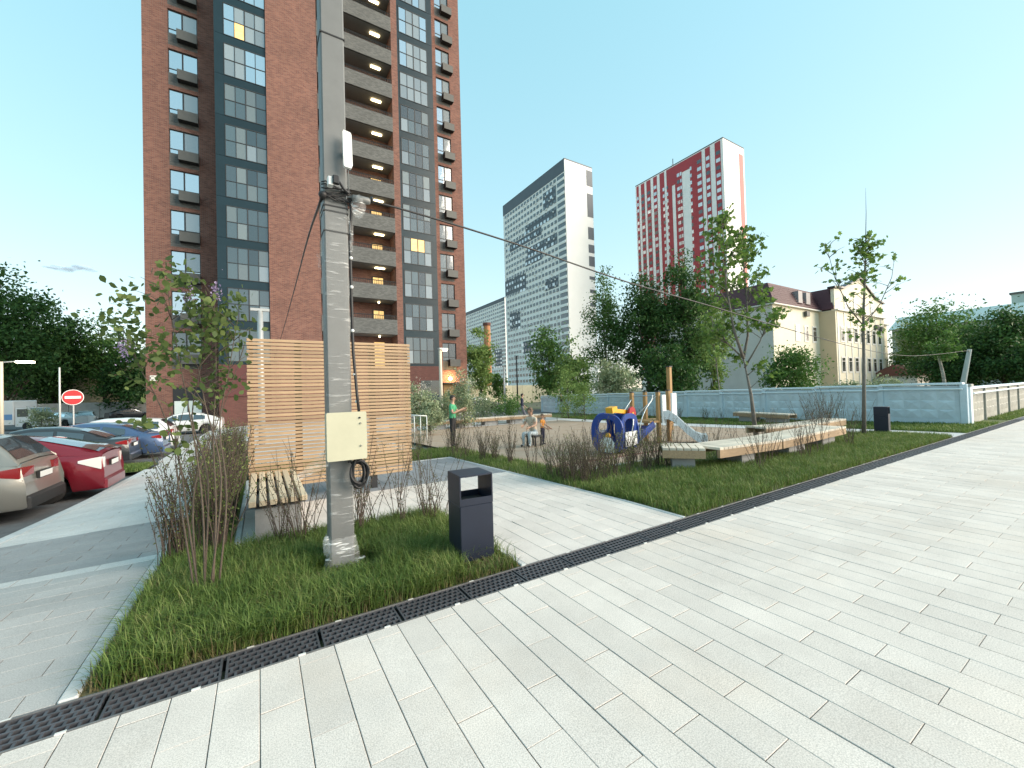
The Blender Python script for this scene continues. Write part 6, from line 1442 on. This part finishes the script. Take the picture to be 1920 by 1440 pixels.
for (d, z) in prof:
    z += .0; m.v += [slide_pt(d, -.25, z+.20), slide_pt(d, -.22, z+.20), slide_pt(d, -.20, z), slide_pt(d, .20, z), slide_pt(d, .22, z+.20), slide_pt(d, .25, z+.20), slide_pt(d, .24, z-.05), slide_pt(d, -.24, z-.05)]
for i in range(len(prof)-1):
    for k in range(8): j = (k+1) % 8; m.quadf([i*8+k, i*8+j, (i+1)*8+j, (i+1)*8+k])
m.quadf(list(range(8))[::-1]); m.quadf([(len(prof)-1)*8+k for k in range(8)]); so_ = m.build('slide_chute', m_pw, st, smooth=True, off=so); smooth_angle(so_, 30)
m = MB(); m.obb((9.35, 8.35, .18), (.8, .1, .42), (0, 1, 0), (-.42, 0, .8), .52, .36, .02); m.build('ramp_board', m_pb, st, off=so)
for s in (-.34, .34): m = MB(); m.obb((9.35, 8.35+s, .24), (.8, .0, .42), (0, 1, 0), (-.42, 0, .8), .54, .025, .09); m.build('ramp_side', m_pb, st, off=so)
for t in (.15, .35, .55, .75): m = MB(); q = Vector((8.93, 8.35, -.04)).lerp(Vector((9.78, 8.35, .42)), t); m.tube([(q.x, q.y-.33, q.z+.03), (q.x, q.y+.33, q.z+.03)], .015, 6); m.build('ramp_rung', m_pipe, st, off=so)
for s in (-.38, .38):
    m = MB(); m.tube(catmull([(9.2, 8.35+s, sz0), (9.18, 8.35+s, .45), (9.4, 8.35+s, .9), (9.7, 8.35+s, 1.2), (9.75, 8.35+s, 1.35)], 4), .017, 7); m.build('handrail', m_pipe, st, smooth=True, off=so)
m = MB(); m.tube([(9.75, 8.75, 1.32), (10.15, 8.1, 1.32)], .014, 6); m.build('cross_pipe', m_pipe, st, off=so); m = MB(); m.tube([(9.8, 8.72, .65), (10.1, 8.12, 1.3)], .014, 6); m.build('cross_pipe', m_pipe, st, off=so)
# tall timber post with white board
gp_ = G(1258, 806); tp = thing('timber_play_post', 'tall orange timber post with a white board behind the slide', 'play equipment', tuple(gp_)); Zp = proj(gp_)[2]; of = tuple(gp_)
tz_ = atz(1258, 688, Zp)[2]; m = MB(); m.bbox(gp_[0]-.08, gp_[0]+.08, gp_[1]-.08, gp_[1]+.08, gp_[2]-.1, tz_, .015); m.build('post', m_pwood, tp, off=of)
za, zb = atz(1256, 782, Zp)[2], atz(1256, 748, Zp)[2]; m = MB(); m.bbox(gp_[0]-.22, gp_[0]+.12, gp_[1]-.14, gp_[1]-.085, za, zb, .01); m.build('board', m_pw, tp, off=of)
m = MB(); m.bbox(gp_[0]-.1, gp_[0]+.1, gp_[1]-.1, gp_[1]+.1, tz_+.002, tz_+.04, .01); m.build('post_cap', m_black, tp, off=of)
# ---------------------------------------------------------------- people
m_skin = mat('skin', (.45, .27, .19), .5, var=.05); m_hair = mat('dark_hair', (.03, .022, .018), .6); m_hair_b = mat('brown_hair', (.12, .075, .045), .6)
m_green = mat('green_tshirt', (.06, .33, .16), .75, var=.1, vscale=6); m_trou = mat('black_trousers', (.016, .016, .018), .8, var=.2); m_shoe = mat('dark_shoe', (.02, .02, .02), .6)
m_beige = mat('beige_top', (.50, .42, .33), .75, var=.1); m_jean = mat('pale_blue_jeans', (.36, .43, .47), .8, var=.15); m_orange = mat('orange_jacket', (.55, .22, .03), .7, var=.1); m_navy_c = mat('navy_cloth', (.02, .022, .05), .8, var=.2); m_grey_c = mat('grey_cloth', (.14, .14, .17), .8)
def person(label, loc, rz, J, cols, hair=m_hair, hs=1.0, name='person', long_hair=False):
    """J: joint positions (local, facing -Y); one skinned surface, coloured by body region"""
    o = thing(name, label, 'person', loc, rz); V = []; E = []; Rr = []; tagv = []
    idx = {}
    def add(k, p, r, t): idx[k] = len(V); V.append(p); Rr.append(r); tagv.append(t)
    def edge(a, b): E.append((idx[a], idx[b]))
    for k, (p, r, t) in J['v'].items(): add(k, p, r, t)
    for a, b in J['e']: edge(a, b)
    # fingers on each hand
    for s in ('l', 'r'):
        w = Vector(V[idx['hand_'+s]]); el = Vector(V[idx['elbow_'+s]]); d = (w-el).normalized(); sd = d.cross(Vector((0, 1, .2))).normalized()
        pal = w+d*.07; add('palm_'+s, tuple(pal), .030, 'skin'); edge('hand_'+s, 'palm_'+s)
        for i, (off_, ln) in enumerate(((-.030, .062), (-.010, .075), (.010, .072), (.030, .055))):
            a = pal+sd*off_+d*.02; b = a+d*ln*.55+Vector((0, -.008, 0)); c = b+d*ln*.4+Vector((0, -.02, -.005)); add('f%d%s' % (i, s), tuple(b), .009, 'skin'); add('g%d%s' % (i, s), tuple(c), .008, 'skin'); edge('palm_'+s, 'f%d%s' % (i, s)); edge('f%d%s' % (i, s), 'g%d%s' % (i, s))
        a = w+d*.02-sd*.045; b = a+d*.04-sd*.012+Vector((0, -.01, 0)); add('t0'+s, tuple(a), .011, 'skin'); add('t1'+s, tuple(b), .009, 'skin'); edge('hand_'+s, 't0'+s); edge('t0'+s, 't1'+s)
    me = bpy.data.meshes.new('body_src'); me.from_pydata(V, E, []); ob = link(bpy.data.objects.new('body_src', me))
    sk = ob.modifiers.new('skin', 'SKIN'); sk.use_smooth_shade = True
    for i, sv in enumerate(me.skin_vertices[0].data): sv.radius = (Rr[i]*1.0, Rr[i]*1.0); sv.use_root = (i == idx['pelvis'])
    if 'chest' in idx:
        for k, f in (('pelvis', 1.2), ('waist', 1.2), ('chest', 1.3), ('upper', 1.25)):
            if k in idx: r_ = Rr[idx[k]]; me.skin_vertices[0].data[idx[k]].radius = (r_*f, r_*.85)
    ss = ob.modifiers.new('sub', 'SUBSURF'); ss.levels = 1; ss.render_levels = 1
    dg = bpy.context.evaluated_depsgraph_get(); bm_ = bpy.data.meshes.new_from_object(ob.evaluated_get(dg)); bm_.name = 'body'
    bpy.data.objects.remove(ob)
    names = list(cols.keys()); bm_.materials.clear()
    for n_ in names: bm_.materials.append(cols[n_])
    A = np.array(V); segs = [(np.array(V[a]), np.array(V[b]), tagv[a], tagv[b]) for a, b in E]
    for p in bm_.polygons:
        c = np.array(p.center); best = None
        for a, b, ta, tb in segs:
            ab = b-a; t = np.clip(((c-a)@ab)/(ab@ab+1e-9), 0, 1); dd = np.sum((a+ab*t-c)**2)
            if best is None or dd < best[0]: best = (dd, tb if t > .5 else ta)
        p.material_index = names.index(best[1]) if best[1] in names else 0; p.use_smooth = True
    bo = link(bpy.data.objects.new('body', bm_)); bo.parent = o
    # head details
    h = Vector(J['v']['head'][0]); hr = J['v']['head'][1]
    m = MB(); m.sphere((h.x, h.y+.012, h.z+.03), hr*1.12, 12, 8, sc=(1, 1.05, 1.02)); m.v = [(x, y, z) if not (y < h.y-hr*.45 and z < h.z+hr*.55) else (x, h.y-hr*.4, max(z, h.z+hr*.5)) for x, y, z in m.v]
    if long_hair: m.sphere((h.x, h.y+.06, h.z-.08), hr*.95, 10, 7, sc=(1, .6, 1.5))
    m.build('hair', hair, o, smooth=True)
    m = MB(); m.sphere((h.x, h.y-hr*.98, h.z-.005), .018, 6, 5, sc=(.8, 1, 1.3)); m.build('nose', m_skin, o, smooth=True)
    for s in (-1, 1):
        m = MB(); m.sphere((h.x+s*.034, h.y-hr*.88, h.z+.018), .011, 6, 5); m.build('eye', m_hair, o, smooth=True); m = MB(); m.sphere((h.x+s*hr*.98, h.y, h.z), .028, 6, 5, sc=(.4, .8, 1.2)); m.build('ear', m_skin, o, smooth=True)
    m = MB(); m.box(h.x-.022, h.x+.022, h.y-hr*.95, h.y-hr*.86, h.z-.052, h.z-.044); m.build('mouth', mat('lips', (.30, .10, .09), .5), o)
    return o
EDG = [('pelvis', 'waist'), ('waist', 'chest'), ('chest', 'upper'), ('upper', 'neck'), ('neck', 'head'), ('head', 'crown')]
for s in 'lr': EDG += [('upper', 'sh_'+s), ('sh_'+s, 'elbow_'+s), ('elbow_'+s, 'hand_'+s), ('pelvis', 'hip_'+s), ('hip_'+s, 'knee_'+s), ('knee_'+s, 'ankle_'+s), ('ankle_'+s, 'toe_'+s)]
def pose(k, arms, legs, lean=0., pel=.92, top='top', leg='leg', foot='shoe', sleeve='skin', shoulder=.18):
    """k scales the body; arms/legs: dict of elbow, hand / knee, ankle, toe offsets"""
    v = {}; y = lambda z: lean*(z-pel)
    def pt(n, x, yy, z, r, t): v[n] = ((x*k, yy*k, z*k), r*k, t)
    pt('pelvis', 0, 0, pel, .125, leg); pt('waist', 0, y(pel+.18), pel+.16, .115, top); pt('chest', 0, y(pel+.36), pel+.34, .125, top); pt('upper', 0, y(pel+.5), pel+.47, .095, top); pt('neck', 0, y(pel+.58)-.01, pel+.58, .052, 'skin'); pt('head', 0, y(pel+.7)-.03, pel+.70, .088, 'skin'); pt('crown', 0, y(pel+.76)-.02, pel+.77, .066, 'skin')
    for s, sx in (('l', 1), ('r', -1)):
        pt('sh_'+s, sx*shoulder, y(pel+.48), pel+.46, .058, top); e, h = arms[s]; pt('elbow_'+s, e[0], e[1], e[2], .042, sleeve); pt('hand_'+s, h[0], h[1], h[2], .032, 'skin')
        pt('hip_'+s, sx*.09, 0, pel-.06, .088, leg); kn, an, to = legs[s]; pt('knee_'+s, kn[0], kn[1], kn[2], .064, leg); pt('ankle_'+s, an[0], an[1], an[2], .047, leg); pt('toe_'+s, to[0], to[1], to[2], .042, foot)
    return {'v': v, 'e': EDG}
stand = {'l': ((.10, 0, .49), (.11, .02, .08), (.12, -.13, .04)), 'r': ((-.10, 0, .49), (-.11, .02, .08), (-.12, -.13, .04))}
def face_cam(p): return math.atan2(p[1], p[0])-math.pi/2
g1_ = G(850, 838)
person('person in a green t-shirt and black trousers standing behind the hedge', tuple(g1_), face_cam(g1_)+rad(70), pose(.98, {'l': ((.25, -.10, 1.14), (.12, -.32, 1.20)), 'r': ((-.25, -.10, 1.14), (-.06, -.34, 1.26))}, stand), {'skin': m_skin, 'top': m_green, 'leg': m_trou, 'shoe': m_shoe})
g2_ = G(1001, 836)
sit = {'l': ((.11, -.40, .47), (.11, -.36, .08), (.12, -.50, .045)), 'r': ((-.11, -.42, .45), (-.12, -.40, .08), (-.13, -.54, .045))}
person('seated person in a beige top and pale jeans beside the child', tuple(g2_), face_cam(g2_)+rad(-35), pose(.95, {'l': ((.24, -.20, .72), (.16, -.40, .66)), 'r': ((-.24, -.18, .72), (-.14, -.40, .70))}, sit, lean=-.22, pel=.46), {'skin': m_skin, 'top': m_beige, 'leg': m_jean, 'shoe': m_shoe}, hair=m_hair_b, long_hair=True)
stl = thing('timber_stool', 'low dark seat under the person in the beige top', 'seat', tuple(g2_), face_cam(g2_)+rad(-35))
m = MB(); m.bbox(-.20, .20, -.18, .24, .285, .335, .015); m.build('seat', m_dark_metal, stl)
for sx in (-.15, .15):
    for sy in (-.12, .18): m = MB(); m.box(sx-.02, sx+.02, sy-.02, sy+.02, -.02, .284); m.build('leg', m_dark_metal, stl)
g3_ = G(1018, 834); kid = {'l': ((.10, -.02, .49), (.11, .03, .08), (.12, -.12, .04)), 'r': ((-.10, -.02, .49), (-.11, .03, .08), (-.12, -.12, .04))}
person('small child in an orange jacket standing by the seated person', tuple(g3_), face_cam(g3_)+rad(60), pose(.56, {'l': ((.26, -.05, 1.12), (.22, -.25, 1.02)), 'r': ((-.26, -.05, 1.12), (-.2, -.25, 1.02))}, kid), {'skin': m_skin, 'top': m_orange, 'leg': m_navy_c, 'shoe': m_shoe}, hair=m_hair_b)
g4_ = G(980, 791); walk_l = {'l': ((.10, -.12, .50), (.10, .12, .10), (.10, .0, .05)), 'r': ((-.10, -.16, .50), (-.10, -.28, .09), (-.10, -.42, .05))}
person('person in dark jacket and grey trousers walking beyond the playground', tuple(g4_), face_cam(g4_)+rad(90), pose(1.0, {'l': ((.26, .08, 1.10), (.26, -.08, .88)), 'r': ((-.26, .02, 1.10), (-.26, -.20, .92))}, walk_l, sleeve='top'), {'skin': m_skin, 'top': m_navy_c, 'leg': m_grey_c, 'shoe': m_shoe})
g5_ = G(1053, 776); person('distant person in dark clothes in front of the blue fence', tuple(g5_), face_cam(g5_)+rad(180), pose(.98, {'l': ((.27, .02, 1.10), (.27, -.05, .86)), 'r': ((-.27, .02, 1.10), (-.27, -.05, .86))}, stand, sleeve='top'), {'skin': m_skin, 'top': m_trou, 'leg': m_jean, 'shoe': m_shoe})

# ---------------------------------------------------------------- small wisp of cloud low in the left sky
def cloud_mat():
    m, nt, p, N = new_mat('thin_cloud'); p.inputs['Base Color'].default_value = (.50, .60, .78, 1); p.inputs['Roughness'].default_value = 1; p.inputs['Specular IOR Level'].default_value = 0
    tc = N('ShaderNodeTexCoord'); no = N('ShaderNodeTexNoise'); no.inputs['Scale'].default_value = .02; no.inputs['Detail'].default_value = 6; L(nt, tc.outputs['Object'], no.inputs['Vector'])
    lw = N('ShaderNodeLayerWeight'); lw.inputs['Blend'].default_value = .5; iv = N('ShaderNodeMath'); iv.operation = 'SUBTRACT'; iv.inputs[0].default_value = 1; L(nt, lw.outputs['Facing'], iv.inputs[1])
    mu = N('ShaderNodeMath'); mu.operation = 'MULTIPLY'; L(nt, iv.outputs[0], mu.inputs[0]); L(nt, no.outputs['Fac'], mu.inputs[1]); m2 = N('ShaderNodeMath'); m2.operation = 'MULTIPLY'; L(nt, mu.outputs[0], m2.inputs[0]); m2.inputs[1].default_value = .55
    t = N('ShaderNodeBsdfTransparent'); ms = N('ShaderNodeMixShader'); L(nt, m2.outputs[0], ms.inputs[0]); L(nt, t.outputs[0], ms.inputs[1]); L(nt, p.outputs[0], ms.inputs[2]); L(nt, ms.outputs[0], nt.nodes['Material Output'].inputs['Surface']); return m
cm = MB(); r9 = random.Random(4); m_cl = cloud_mat()
for i in range(9):
    x = 92+i*9; q = atz(x, 504+r9.uniform(-4, 3), 1500); cm.sphere(tuple(q), r9.uniform(14, 24), 14, 9, sc=(1.3, 1.3, .32))
tag(cm.build('cloud', m_cl, smooth=True), kind='structure')
